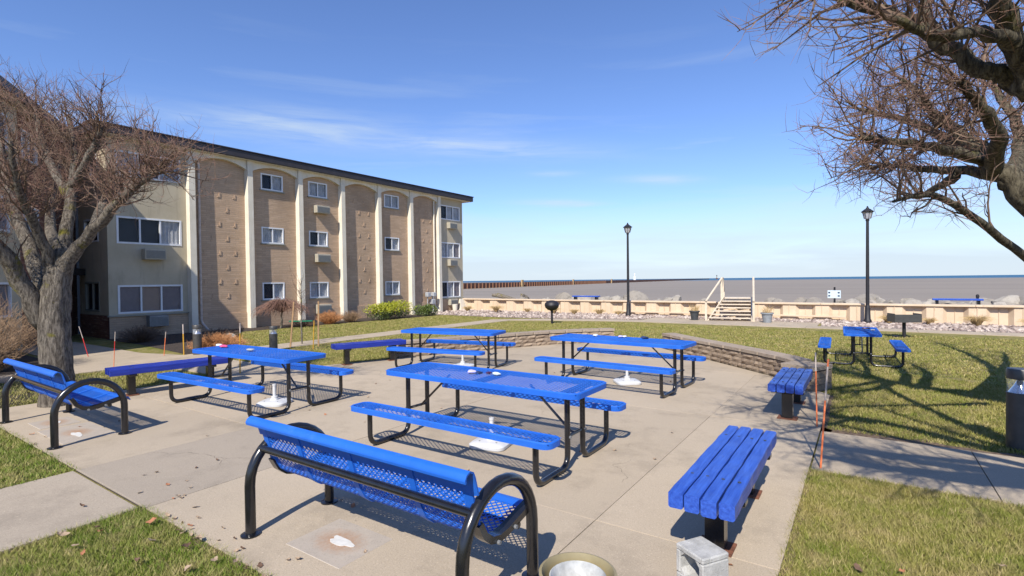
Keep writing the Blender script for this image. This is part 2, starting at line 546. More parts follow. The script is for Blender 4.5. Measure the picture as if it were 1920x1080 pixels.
def stone(name, c1, c2, sc=4.0):
    mt, N, L, P = node_mat(name)
    oi = N.new('ShaderNodeObjectInfo')
    g = N.new('ShaderNodeNewGeometry')
    ad = N.new('ShaderNodeMath')
    ad.operation = 'ADD'
    L.new(oi.outputs['Random'], ad.inputs[0])
    L.new(g.outputs['Random Per Island'], ad.inputs[1])
    fr = N.new('ShaderNodeMath')
    fr.operation = 'FRACT'
    L.new(ad.outputs[0], fr.inputs[0])
    mx = N.new('ShaderNodeMixRGB')
    L.new(fr.outputs[0], mx.inputs[0])
    mx.inputs[1].default_value = c1 + (1,)
    mx.inputs[2].default_value = c2 + (1,)
    v = world_coords(N, L)
    a, n = mix_noise(N, L, mx.outputs[0], Vector(c1) * 0.55, sc * 3, 0.5, 0.8, vec=v, detail=7, rough=0.7)
    L.new(a, P.inputs['Base Color'])
    P.inputs['Roughness'].default_value = 0.92
    P.inputs['Specular IOR Level'].default_value = 0.2
    add_bump(N, L, P, n, 0.8, 0.02)
    return mt


M['wall_block'] = stone('split_face_block', (0.24, 0.18, 0.13), (0.37, 0.285, 0.205), 6.0)
M['wall_cap'] = stone('wall_cap_stone', (0.31, 0.25, 0.19), (0.36, 0.29, 0.225), 5.0)
M['rock'] = stone('riprap_rock', (0.235, 0.21, 0.18), (0.40, 0.365, 0.31), 1.6)
M['gravel'] = stone('river_gravel', (0.24, 0.18, 0.155), (0.58, 0.49, 0.42), 6.0)
M['gravel_bed'] = simple('gravel_bed', (0.22, 0.175, 0.15), 0.95, var=0.3, scale=30, bump=0.6)
M['bank'] = simple('shore_bank', (0.25, 0.215, 0.165), 0.95, var=0.3, scale=3, bump=0.5)

# painted sheet pile
mt, N, L, P = node_mat('peach_sheet_pile')
v = world_coords(N, L)
a, _ = mix_noise(N, L, (0.58, 0.445, 0.305), (0.66, 0.52, 0.37), 1.4, vec=v)
v2 = world_coords(N, L, scale=(9, 9, 0.7))
b, _ = mix_noise(N, L, a, (0.34, 0.21, 0.13), 1.2, 0.62, 0.78, vec=v2, detail=6)
L.new(b, P.inputs['Base Color'])
P.inputs['Roughness'].default_value = 0.7
M['pile'] = mt

# lake: silty brown-mauve shallows, blue deep water far out
mt, N, L, P = node_mat('lake_water')
g = N.new('ShaderNodeNewGeometry')
sp = N.new('ShaderNodeSeparateXYZ')
L.new(g.outputs['Position'], sp.inputs[0])
mr = N.new('ShaderNodeMapRange')
mr.inputs[1].default_value = 700.0
mr.inputs[2].default_value = 900.0
L.new(sp.outputs[1], mr.inputs[0])
mx = N.new('ShaderNodeMixRGB')
L.new(mr.outputs[0], mx.inputs[0])
vw = world_coords(N, L, scale=(0.012, 0.05, 1))
a, _ = mix_noise(N, L, (0.235, 0.19, 0.135), (0.29, 0.235, 0.165), 1.0, vec=vw)
L.new(a, mx.inputs[1])
mx.inputs[2].default_value = (0.035, 0.115, 0.20, 1)
L.new(mx.outputs[0], P.inputs['Base Color'])
P.inputs['Roughness'].default_value = 0.5
P.inputs['Specular IOR Level'].default_value = 0.13
vb = world_coords(N, L, scale=(0.5, 1.3, 1))
tn = N.new('ShaderNodeTexNoise')
tn.inputs['Scale'].default_value = 1.2
tn.inputs['Detail'].default_value = 6
L.new(vb, tn.inputs[0])
add_bump(N, L, P, tn.outputs[0], 0.5, 0.15)
M['water'] = mt


# ------------------------------------------------------------------ mesh helpers
class MB:
    """collects shapes; build() links them as ONE mesh object"""

    def __init__(self):
        self.v, self.f = [], []

    def add(self, vs_, fs):
        o = len(self.v)
        self.v.extend(vs_)
        self.f.extend([tuple(i + o for i in q) for q in fs])
        return self

    def box(self, x0, x1, y0, y1, z0, z1):
        return self.add([(x0, y0, z0), (x1, y0, z0), (x1, y1, z0), (x0, y1, z0),
                         (x0, y0, z1), (x1, y0, z1), (x1, y1, z1), (x0, y1, z1)],
                        [(3, 2, 1, 0), (4, 5, 6, 7), (0, 1, 5, 4), (1, 2, 6, 5), (2, 3, 7, 6), (3, 0, 4, 7)])

    def bevbox(self, x0, x1, y0, y1, z0, z1, b):
        """box with chamfered edges"""
        vs_ = []
        for (z, e) in ((z0, b), (z0 + b, 0), (z1 - b, 0), (z1, b)):
            xa, xb, ya, yb = x0 + e, x1 - e, y0 + e, y1 - e
            vs_ += [(xa + b, ya, z), (xb - b, ya, z), (xb, ya + b, z), (xb, yb - b, z),
                    (xb - b, yb, z), (xa + b, yb, z), (xa, yb - b, z), (xa, ya + b, z)]
        fs = [tuple(reversed(range(8))), tuple(range(24, 32))]
        for k in range(3):
            for i in range(8):
                j = (i + 1) % 8
                fs.append((k * 8 + i, k * 8 + j, k * 8 + 8 + j, k * 8 + 8 + i))
        return self.add(vs_, fs)

    def prism(self, poly, z0, z1):
        n = len(poly)
        vs_ = [(x, y, z0) for x, y in poly] + [(x, y, z1) for x, y in poly]
        fs = [tuple(reversed(range(n))), tuple(range(n, 2 * n))]
        fs += [(i, (i + 1) % n, n + (i + 1) % n, n + i) for i in range(n)]
        return self.add(vs_, fs)

    def tube(self, pts, rad, n=8, cap=True, jit=0.0):
        pts = [Vector(p) for p in pts]
        if isinstance(rad, (int, float)):
            rad = [rad] * len(pts)
        ref = None
        vs_, fs = [], []
        for i, p in enumerate(pts):
            t = (pts[min(i + 1, len(pts) - 1)] - pts[max(i - 1, 0)])
            if t.length < 1e-9:
                t = Vector((0, 0, 1))
            t.normalize()
            if ref is None:
                ref = Vector((0, 0, 1)) if abs(t.z) < 0.9 else Vector((1, 0, 0))
                ref = (ref - t * ref.dot(t)).normalized()
            else:
                ref = (ref - t * ref.dot(t))
                ref = ref.normalized() if ref.length > 1e-6 else t.orthogonal().normalized()
            w = t.cross(ref)
            for k in range(n):
                a = 2 * PI * k / n
                r = rad[i] * (1 + (random.uniform(-jit, jit) if jit else 0))
                q = p + (ref * math.cos(a) + w * math.sin(a)) * r
                vs_.append((q.x, q.y, q.z))
        for i in range(len(pts) - 1):
            for k in range(n):
                j = (k + 1) % n
                fs.append((i * n + k, i * n + j, (i + 1) * n + j, (i + 1) * n + k))
        if cap:
            fs.append(tuple(reversed(range(n))))
            o = (len(pts) - 1) * n
            fs.append(tuple(range(o, o + n)))
        return self.add(vs_, fs)

    def lathe(self, prof, n=20, cx=0.0, cy=0.0, cap=True):
        vs_, fs = [], []
        for r, z in prof:
            for k in range(n):
                a = 2 * PI * k / n
                vs_.append((cx + r * math.cos(a), cy + r * math.sin(a), z))
        for i in range(len(prof) - 1):
            for k in range(n):
                j = (k + 1) % n
                fs.append((i * n + k, i * n + j, (i + 1) * n + j, (i + 1) * n + k))
        if cap:
            fs.append(tuple(reversed(range(n))))
            o = (len(prof) - 1) * n
            fs.append(tuple(range(o, o + n)))
        return self.add(vs_, fs)

    def mesh(self, name, mat, smooth=False):
        me = bpy.data.meshes.new(name)
        me.from_pydata(self.v, [], self.f)
        me.materials.append(mat if not isinstance(mat, str) else M[mat])
        if smooth:
            me.polygons.foreach_set('use_smooth', [True] * len(me.polygons))
            if smooth == 'auto':
                try:
                    me.set_sharp_from_angle(angle=R(38))
                except Exception:
                    pass
        me.update()
        return me

    def build(self, name, mat, parent=None, loc=None, smooth=False):
        return put(name, self.mesh(name, mat, smooth), parent, loc)


def put(name, me, parent=None, loc=None, rot=None, scale=None):
    o = bpy.data.objects.new(name, me)
    COL.objects.link(o)
    o.parent = parent
    if loc is not None:
        o.location = loc
    if rot is not None:
        o.rotation_euler = rot
    if scale is not None:
        o.scale = scale
    return o


def tag(o, label=None, cat=None, group=None, kind=None):
    for k, x in (('label', label), ('category', cat), ('group', group), ('kind', kind)):
        if x is not None:
            o[k] = x
    return o


def thing(name, label, cat, loc=(0, 0, 0), rz=0.0, group=None):
    o = bpy.data.objects.new(name, None)
    o.empty_display_size = 0.2
    COL.objects.link(o)
    o.location = loc
    o.rotation_euler = (0, 0, rz)
    return tag(o, label, cat, group)


def copy_tree(o, parent=None):
    c = o.copy()
    COL.objects.link(c)
    c.parent = parent
    for ch in list(o.children):
        copy_tree(ch, c)
    return c


def clip_poly(poly, a, b, c):
    """keep the side a*x + b*y <= c of a convex polygon"""
    out = []
    for i in range(len(poly)):
        p, q = poly[i], poly[(i + 1) % len(poly)]
        dp, dq = a * p[0] + b * p[1] - c, a * q[0] + b * q[1] - c
        if dp <= 0:
            out.append(p)
        if dp * dq < 0:
            t = dp / (dp - dq)
            out.append((p[0] + (q[0] - p[0]) * t, p[1] + (q[1] - p[1]) * t))
    return out


def clip_convex(poly, outline):
    for i in range(len(outline)):
        p, q = outline[i], outline[(i + 1) % len(outline)]
        nx, ny = q[1] - p[1], -(q[0] - p[0])
        poly = clip_poly(poly, nx, ny, nx * p[0] + ny * p[1])
        if len(poly) < 3:
            return []
    return poly


def inside(poly, x, y):
    r = False
    for i in range(len(poly)):
        x1, y1 = poly[i]
        x2, y2 = poly[i - 1]
        if (y1 > y) != (y2 > y) and x < (x2 - x1) * (y - y1) / (y2 - y1) + x1:
            r = not r
    return r


def np_mesh(name, V, F, mat):
    me = bpy.data.meshes.new(name)
    me.from_pydata(V.tolist() if hasattr(V, 'tolist') else V, [], F.tolist() if hasattr(F, 'tolist') else F)
    me.materials.append(M[mat])
    me.update()
    return me


# ------------------------------------------------------------------ ground, water
GZ = -0.02          # lawn level; concrete tops lie at 0


def sheet(name, poly, z, mat, kind='structure', parent=None):
    me = bpy.data.meshes.new(name)
    me.from_pydata([(x, y, z) for x, y in poly], [], [tuple(range(len(poly)))])
    me.materials.append(M[mat])
    o = put(name, me, parent)
    if kind:
        o['kind'] = kind
    return o


lawn = sheet('ground', [(-400, -300), (400, -300), (400, 24.75), (-400, 24.75)], GZ, 'lawn')
lawn['label'] = 'patchy green and tan winter lawn around the patio'

water = sheet('lake', [(-30000, 20), (30000, 20), (30000, 40000), (-30000, 40000)], -1.3, 'water')

bank = MB()
prof = [(24.80, -1.5), (24.80, 0.38), (26.5, 0.42), (28.6, 0.40), (30.5, -0.2), (33.0, -1.6)]
nb = 90
vs_, fs = [], []
for i in range(nb + 1):
    x = -60 + 120 * i / nb
    for (y, z) in prof:
        vs_.append((x, y + (random.uniform(-0.25, 0.25) if y > 25 else 0), z + (random.uniform(-0.06, 0.06) if y > 25 else 0)))
k = len(prof)
for i in range(nb):
    for j in range(k - 1):
        fs.append((i * k + j, (i + 1) * k + j, (i + 1) * k + j + 1, i * k + j + 1))
bank.add(vs_, fs)
o = bank.build('shore_bank', 'bank')
o['kind'] = 'structure'

# ------------------------------------------------------------------ patio and paths
PATIO = [(-10.25, 1.70), (-0.42, 1.70), (-0.42, 8.97), (-1.35, 10.15), (-3.18, 11.92), (-4.3, 12.95), (-5.75, 13.60),
         (-6.98, 12.25), (-7.80, 10.65), (-8.83, 8.30), (-9.40, 6.85), (-9.92, 5.15), (-10.15, 4.00)]
patio = thing('patio', None, None)
patio['kind'] = 'structure'


def slab_piece(poly, parent, mat, name='slab', gap=0.005, top=0.0, thick=0.09):
    cx = sum(p[0] for p in poly) / len(poly)
    cy = sum(p[1] for p in poly) / len(poly)
    q = []
    for x, y in poly:
        d = math.hypot(x - cx, y - cy)
        kk = (d - gap) / d if d > 0 else 1
        q.append((x - cx if False else (x - cx) * kk, (y - cy) * kk))
    e = 0.002
    n = len(q)
    inner = []
    for x, y in q:
        d = math.hypot(x, y)
        inner.append((x * (d - e) / d, y * (d - e) / d))
    b = MB()
    vs_ = [(x, y, -thick) for x, y in q] + [(x, y, -0.002) for x, y in q] + [(x, y, 0) for x, y in inner]
    fs = [tuple(range(2 * n, 3 * n))]
    for k_ in range(2):
        fs += [(k_ * n + i, k_ * n + (i + 1) % n, (k_ + 1) * n + (i + 1) % n, (k_ + 1) * n + i) for i in range(n)]
    b.add(vs_, fs)
    return b.build(name, mat, parent, (cx, cy, top))


GB = [1.6, 3.42, 6.82, 10.2, 14.3]
for j in range(len(GB) - 1):
    GA = [[-10.8, -7.70, -6.17, -4.66, -1.62, 0.2], [-10.8, -6.17, -4.66, -1.62, 0.2], [-10.8, -6.9, -4.1, -1.62, 0.2], [-10.8, -6.2, -3.3, 0.2]][j]
    for i in range(len(GA) - 1):
        cell = [(GA[i], GB[j]), (GA[i + 1], GB[j]), (GA[i + 1], GB[j + 1]), (GA[i], GB[j + 1])]
        pc = clip_convex(cell, PATIO)
        # drop nearly coincident corners
        pc = [p for ii, p in enumerate(pc) if math.hypot(p[0] - pc[ii - 1][0], p[1] - pc[ii - 1][1]) > 0.02]
        if len(pc) >= 3:
            area = abs(sum(pc[a_][0] * pc[a_ - 1][1] - pc[a_ - 1][0] * pc[a_][1] for a_ in range(len(pc)))) / 2
            if area > 0.05:
                slab_piece(pc, patio, 'concrete_old' if (i == 2 and j == 0) else 'concrete',
                           top=random.uniform(-0.0015, 0.0015))
base = MB().prism(PATIO, -0.12, -0.010).build('joint_filler', 'joint', patio)


def path(name, label, rects, mat, w=None):
    t = thing(name, label, None)
    t['kind'] = 'structure'
    for r_ in rects:
        slab_piece(r_, t, mat, top=random.uniform(-0.004, 0.0))
    return t


def rect(x0, x1, y0, y1):
    return [(x0, y0), (x1, y0), (x1, y1), (x0, y1)]


path('path', 'concrete path leaving the patio at lower left', [rect(-6.19, -4.72, -0.35 - 1.6 * i, 1.24 - 1.6 * i + 0.44 * (i == 0)) for i in range(3)], 'concrete_grey')
path('path', 'concrete path crossing the grass at right under tree shadow',
     [rect(-0.41, 0.88, 5.42, 6.82), rect(0.88, 2.4, 5.40, 6.80), rect(2.4, 3.9, 5.38, 6.78), rect(3.9, 5.4, 5.36, 6.76), rect(5.4, 7, 5.34, 6.74)], 'concrete')
path('path', 'long concrete path between the patio lawn and the apartment lawn',
     [rect(-13.95, -12.95, -6 + 1.55 * i, -6 + 1.55 * (i + 1)) for i in range(16)], 'concrete')
path('path', 'walk branching off towards the shaded apartment entrance',
     [[(-15.4, 4.0), (-13.95, 3.4), (-13.95, 6.0), (-15.4, 5.6)], rect(-17.0, -15.4, 4.0, 5.6), rect(-18.6, -17.0, 4.0, 5.6), rect(-20.2, -18.6, 4.0, 5.6)], 'concrete')
path('path', 'short apron joining the side path to the patio', [[(-12.95, 4.9), (-9.97, 5.0), (-9.6, 6.2), (-12.95, 6.2)]], 'concrete')
fp = [[(-13.9, 18.8), (-12.95, 18.8), (-11.2, 19.6), (-11.6, 20.5)]]
xs = [-11.4, -9.6, -7.9]
fp += [[(-11.6, 20.5), (-11.2, 19.6), (-9.5, 20.15), (-9.6, 21.1)], [(-9.6, 21.1), (-9.5, 20.15), (-7.9, 20.5), (-7.9, 21.4)]]
x = -7.9
while x < 12:
    fp.append([(x, 20.5 - 0.035 * max(0, x)), (x + 1.55, 20.5 - 0.035 * max(0, x + 1.55)), (x + 1.55, 21.4 - 0.02 * max(0, x + 1.55)), (x, 21.4 - 0.02 * max(0, x))])
    x += 1.55
path('path', 'narrow concrete path along the gravel bed below the tan wall', fp, 'concrete')
path('path', 'concrete pad in front of the wooden steps', [rect(-7.9, -6.1, 21.4, 22.95), rect(-6.1, -4.3, 21.4, 22.95), rect(-4.3, -2.5, 21.4, 22.95), rect(-2.5, -1.4, 21.4, 22.95)], 'concrete')

# mulch beds
sheet('mulch_bed', [(-20.3, 6.4), (-17.6, 6.4), (-14.0, 6.1), (-14.0, 7.4), (-17.2, 8.6), (-18.9, 9.2), (-18.8, 13.0), (-18.3, 19.8), (-20.3, 19.8)], GZ + 0.006, 'mulch')
sheet('mulch_bed', [(-20.3, 1.0), (-16.0, 2.4), (-13.97, 2.6), (-13.97, 3.9), (-20.3, 3.9)], GZ + 0.006, 'mulch')
c0 = (-9.95, 2.75)
sheet('mulch_bed', [(-12.9, 1.2), (-11.2, 0.9), (-10.4, 1.9), (-10.35, 3.0), (-11.2, 3.7), (-12.9, 3.6)], GZ + 0.006, 'mulch')
sheet('mulch_bed', [(-12.55 + 0.62 * math.cos(a * PI / 8), 8.75 + 0.62 * math.sin(a * PI / 8)) for a in range(16)], GZ + 0.006, 'mulch')
# worn soil along the paving edges
def soil_edge(x0, y0, x1, y1, w0):
    n_ = 40
    dx, dy = x1 - x0, y1 - y0
    l_ = math.hypot(dx, dy)
    nx, ny = -dy / l_, dx / l_
    a_ = [(x0 + dx * i / n_, y0 + dy * i / n_) for i in range(n_ + 1)]
    b_ = [(p[0] + nx * w0 * random.uniform(0.35, 1.2), p[1] + ny * w0 * random.uniform(0.35, 1.2)) for p in a_]
    sheet('soil_edge', a_ + b_[::-1], GZ + 0.006, 'edge_soil')


soil_edge(-0.42, 6.80, 6.0, 6.76, 0.30)
soil_edge(-0.42, 5.43, -0.42, 1.6, 0.05)
soil_edge(-0.42, 9.0, -0.42, 6.8, 0.10)
soil_edge(-0.5, 1.71, -4.7, 1.71, 0.05)
# gravel bed
GRAVEL = [[(-20.2, 20.3), (-17.5, 20.4), (-14.2, 20.2), (-11.8, 20.7), (-9.6, 21.25), (-8.0, 21.5), (-8.0, 24.6), (-20.2, 24.6)],
          [(-8.0, 23.0), (-1.3, 23.0), (-1.3, 24.6), (-8.0, 24.6)],
          [(-1.3, 21.5), (12, 21.2), (12, 24.6), (-1.3, 24.6)]]
for g_ in GRAVEL:
    sheet('gravel_bed', g_, GZ + 0.008, 'gravel_bed')


def rock_mesh(name, mat, seed, n=2):
    rr = random.Random(seed)
    import bmesh
    bm = bmesh.new()
    bmesh.ops.create_icosphere(bm, subdivisions=n, radius=1.0)
    ph = [Vector((rr.uniform(-1, 1), rr.uniform(-1, 1), rr.uniform(-1, 1))).normalized() for _ in range(9)]
    if n >= 3:
        ph += [Vector((rr.uniform(-1, 1), rr.uniform(-1, 1), rr.uniform(-1, 1))).normalized() for _ in range(14)]
    dd = [rr.uniform(0.55, 0.92) for _ in ph]
    for vv in bm.verts:
        for p_, d_ in zip(ph, dd):
            s_ = vv.co.dot(p_)
            if s_ > d_:
                vv.co -= p_ * (s_ - d_) * 0.92
        vv.co *= rr.uniform(0.96, 1.04) if n < 3 else rr.uniform(0.975, 1.025)
    me = bpy.data.meshes.new(name)
    bm.to_mesh(me)
    bm.free()
    me.materials.append(M[mat])
    return me


# loose gravel: countless, one object
def scatter_rocks(name, polys, n, smin, smax, mat, z0):
    protos = []
    for s_ in range(5):
        me = rock_mesh('tmp_rock', mat, 50 + s_, 1)
        V = np.array([tuple(v_.co) for v_ in me.vertices])
        F = np.array([tuple(p_.vertices) for p_ in me.polygons])
        protos.append((V, F))
        bpy.data.meshes.remove(me)
    Vs, Fs, off = [], [], 0
    boxes = [(min(p[0] for p in q), max(p[0] for p in q), min(p[1] for p in q), max(p[1] for p in q)) for q in polys]
    ar = [(b_[1] - b_[0]) * (b_[3] - b_[2]) for b_ in boxes]
    done = 0
    while done < n:
        i = random.choices(range(len(polys)), ar)[0]
        b_ = boxes[i]
        x, y = random.uniform(b_[0], b_[1]), random.uniform(b_[2], b_[3])
        if not inside(polys[i], x, y):
            continue
        V, F = random.choice(protos)
        s_ = smin + (smax - smin) * random.random() ** 2.2
        a = random.uniform(0, 2 * PI)
        sc_ = np.array([s_ * random.uniform(0.8, 1.4), s_ * random.uniform(0.8, 1.3), s_ * random.uniform(0.5, 0.9)])
        W_ = V * sc_
        ca, sa = math.cos(a), math.sin(a)
        W_ = np.stack([W_[:, 0] * ca - W_[:, 1] * sa + x, W_[:, 0] * sa + W_[:, 1] * ca + y, W_[:, 2] + z0 + s_ * 0.25 ], 1)
        Vs.append(W_)
        Fs.append(F + off)
        off += len(V)
        done += 1
    o_ = put(name, np_mesh(name, np.concatenate(Vs), np.concatenate(Fs), mat))
    o_['kind'] = 'stuff'
    return o_


o = scatter_rocks('gravel', GRAVEL, 6000, 0.028, 0.11, 'gravel', GZ)
o['label'] = 'loose pinkish grey river stones below the tan wall'

# ------------------------------------------------------------------ pier and far lights
D0, D1 = at(868, 541, 200.0), at(1330, 523.2, 1500.0)
pA, pB = Vector((D0.x, D0.y, -1.3)), Vector((D1.x, D1.y, -1.3))
pdir = (pB - pA)
plen = pdir.length
pdir.normalize()
pside = Vector((pdir.y, -pdir.x, 0))
pA = pA - pdir * 60
plen += 60
pier = thing('pier', 'long rust brown steel pier running out into the lake', 'pier', pA)
pier.rotation_euler = (0, 0, math.atan2(pdir.y, pdir.x))
b = MB().box(0, plen, 0, 5, -0.5, 2.0)
b.build('pier_wall', 'pier_steel', pier)
MB().box(0, plen, 0.3, 5.2, 2.0, 2.25).build('deck', 'pier_top', pier)
fm = MB().box(-0.22, 0.22, -0.45, 0.0, -0.5, 2.12).mesh('fender_post', 'pier_post')
for i in range(70):
    put('fender_post', fm, pier, (60 + i * 3.2, 0, 0))
mm = MB().box(-0.9, 0.9, -0.7, 0.0, -0.3, 3.3).mesh('ladder_marker', 'pier_pale')
for u_ in (978, 1074, 1146):
    # distance along the pier where the sight line at that column meets it
    r_ = (c_f + c_r * ((u_ - 960) / FPX))
    den = r_.x * pdir.y - r_.y * pdir.x
    s_ = (pA.x * r_.y - pA.y * r_.x) / (pdir.x * -r_.y + pdir.y * r_.x) if abs(den) > 1e-9 else 100
    put('ladder_marker', mm, pier, (s_, -0.05, 0))
lt = at(1190, 525, 880.0)
t = thing('lighthouse', 'tiny white lighthouse at the far end of the pier', 'lighthouse', (lt.x, lt.y, 1.0))
MB().lathe([(2.2, -2.4), (2.0, 0), (1.5, 5), (1.25, 7.5)], 12).build('tower', 'tower_white', t)
MB().lathe([(1.9, 7.5), (1.9, 7.9), (0.9, 7.95), (0.9, 9.3), (1.2, 9.35), (0.1, 10.6)], 12).build('lantern_room', 'tower_white', t)
lt = at(1344, 522, 1500.0)
t = thing('beacon', 'tiny dark navigation beacon on the horizon above the steps', 'beacon', (lt.x, lt.y, -1.3))
MB().lathe([(3.0, -0.5), (3.0, 3), (0.8, 3.2), (0.6, 9)], 10).build('tower', 'pier_steel', t)
MB().lathe([(1.3, 9), (1.3, 11), (0.2, 12.5)], 10).build('lantern_room', 'lamp_black', t)

# ------------------------------------------------------------------ sea wall of steel sheet piles
WY = 24.6
seawall = thing('sea_wall', 'long peach painted sheet pile wall with a flat cap', 'wall', (0, WY, 0))
per = 1.18


def pile_mesh(shift, name):
    # one Z pile: half an outer flat, a slope, half an inner flat
    pr = [(0.0, -0.24), (0.235, -0.24), (0.36, -0.09), (0.59, -0.09)] if shift == 0 else [(0.0, -0.09), (0.23, -0.09), (0.355, -0.24), (0.59, -0.24)]
    b_ = MB()
    th = 0.012
    vs_ = []
    for (x_, y_) in pr:
        vs_ += [(x_ + 0.004, y_, -0.3), (x_ + 0.004, y_, 0.62)]
    for (x_, y_) in pr:
        vs_ += [(x_ + 0.004, y_ + th, -0.3), (x_ + 0.004, y_ + th, 0.62)]
    fs_ = []
    for i_ in range(3):
        fs_.append((2 * i_, 2 * i_ + 2, 2 * i_ + 3, 2 * i_ + 1))
        fs_.append((8 + 2 * i_, 8 + 2 * i_ + 1, 8 + 2 * i_ + 3, 8 + 2 * i_ + 2))
    fs_ += [(0, 1, 9, 8), (6, 14, 15, 7)]
    b_.add(vs_, fs_)
    # interlock bead at the joint
    b_.tube([(0.0, pr[0][1] - 0.008, -0.3), (0.0, pr[0][1] - 0.008, 0.615)], 0.016, 6, cap=False)
    return b_.mesh(name, 'pile')


pm0, pm1 = pile_mesh(0, 'sheet_pile'), pile_mesh(1, 'sheet_pile')
x = -20.3
while x < 14:
    put('sheet_pile', pm0, seawall, (x, 0, 0))
    put('sheet_pile', pm1, seawall, (x + 0.59, 0, 0))
    x += per
capx = -20.35
while capx < 14:
    MB().bevbox(capx + 0.004, capx + 4.72 - 0.004, -0.30, 0.14, 0.622, 0.695, 0.008).build('cap_rail', 'pile', seawall)
    capx += 4.72
# lower waler ledge beside the steps
MB().bevbox(-10.2, -5.6, -0.34, -0.24, 0.12, 0.20, 0.008).build('waler', 'pile', seawall)
MB().bevbox(-3.55, -0.6, -0.34, -0.24, 0.12, 0.20, 0.008).build('waler', 'pile', seawall)
MB().box(-21, 14.5, 0.02, 0.19, -0.6, 0.60).build('backfill', 'bank', seawall)

# riprap boulders along the shore
rocks = [rock_mesh('boulder', 'rock', 300 + i, 3) for i in range(8)]
big = [(1060, 0.9), (1090, 0.75), (1165, 0.8), (1185, 1.0), (1235, 0.6), (1250, 0.75), (1275, 0.6), (1480, 0.6), (1520, 0.8),
       (1545, 0.8), (1590, 0.6), (1640, 0.9), (1660, 0.9), (1690, 0.7), (1712, 0.7), (1735, 0.7), (1860, 0.8), (1885, 0.95), (1905, 0.7), (960, 0.55), (1440, 0.55), (1620, 0.7), (1135, 0.7), (1000, 0.45), (1030, 0.5), (1310, 0.5), (1780, 0.6), (1820, 0.6), (1930, 0.8), (1970, 0.9)]
for i, (u_, s_) in enumerate(big):
    for rep in range(3):
        yy = random.uniform(27.6, 29.8) - rep * 0.45
        r_ = c_f + c_r * ((u_ + random.uniform(-22, 22) - 960) / FPX)
        kk = yy / r_.y
        ss = s_ * random.uniform(0.75, 1.05) * (0.80, 0.55, 0.40)[rep]
        b_ = put('boulder', rocks[(i * 2 + rep) % 8], None, (r_.x * kk, yy, 0.36 + ss * 0.15), (random.uniform(-0.4, 0.4), random.uniform(-0.4, 0.4), random.uniform(0, 6)), (ss * 1.05, ss * 0.95, ss * 0.74))
        tag(b_, 'pale grey riprap boulder on the shore behind the tan wall', 'boulder', 'riprap boulders along the shore')

# shore benches and sign behind the wall
for (u0, u1, lab, cn) in ((1075, 1123, 'plain blue bench behind the wall left of the first lamp post', 'blue'), (1748, 1843, 'long blue bench behind the wall at far right', 'blue')):
    a_, b_ = at(u0, 555, 1), at(u1, 555, 1)
    yy = 26.9
    def on(u_):
        r_ = c_f + c_r * ((u_ - 960) / FPX)
        return r_.x * yy / r_.y
    xa, xb = on(u0), on(u1)
    t = thing('shore_bench', lab, 'bench', ((xa + xb) / 2, yy, 0.40))
    hl = abs(xb - xa) / 2
    for k_ in range(3):
        MB().bevbox(-hl, hl, -0.19 + 0.13 * k_, -0.07 + 0.13 * k_, 0.36, 0.43, 0.01).build('plank', 'timber', t)
    for sx in (-1, 1):
        MB().box(sx * hl * 0.82 - 0.05, sx * hl * 0.82 + 0.05, -0.14, 0.14, -0.1, 0.36).build('leg', 'black', t)
yy = 26.6
r_ = c_f + c_r * ((1564 - 960) / FPX)
t = thing('notice_sign', 'small pale blue notice board on a post behind the wall', 'sign', (r_.x * yy / r_.y, yy, 0.40), R(-20))
MB().box(-0.26, 0.26, -0.015, 0.015, 0.42, 0.76).build('board', 'sign_white', t)
for sx in (-1, 1):
    for zz in (0.52, 0.66):
        MB().box(sx * 0.19 - 0.04, sx * 0.19 + 0.04, -0.021, -0.0155, zz - 0.03, zz + 0.03).build('dark_mark', 'sign_dark', t)
MB().box(-0.03, 0.03, 0.016, 0.07, -0.1, 0.90).build('post', 'lamp_black', t)
yy = 27.2
r_ = c_f + c_r * ((1833 - 960) / FPX)
t = thing('mooring_post', 'small dark post among the rocks behind the long blue bench', 'post', (r_.x * yy / r_.y, yy, 0.3))
MB().lathe([(0.04, -0.2), (0.04, 0.56), (0.055, 0.57), (0.055, 0.66), (0.02, 0.70)], 10).build('shaft', 'lamp_black', t)
yy = 28.0
for (u_, lab, an) in ((945, 'grey driftwood log lying on the rocks near the apartment end', 0.3), (985, 'short dark driftwood stump beside the driftwood log', 1.2)):
    r_ = c_f + c_r * ((u_ - 960) / FPX)
    t = thing('driftwood', lab, 'driftwood', (r_.x * yy / r_.y, yy, 0.45), an)
    w_ = 0.85 if an < 1 else 0.3
    MB().tube([(-w_, 0, 0.35), (-w_ * 0.4, 0.04, 0.30), (w_ * 0.3, -0.03, 0.16), (w_, 0.02, 0.02)], [0.10, 0.15, 0.14, 0.07], 9, jit=0.12).build('log', 'bark', t)
    MB().tube([(-w_ * 0.5, 0, 0.3), (-w_ * 0.8, 0.2, 0.45)], [0.06, 0.02], 6).build('snag', 'bark', t)


# ------------------------------------------------------------------ apartment building
FX, B0 = -20.31, 11.18          # facade plane x, y of the reference pilaster
HT = 6.60


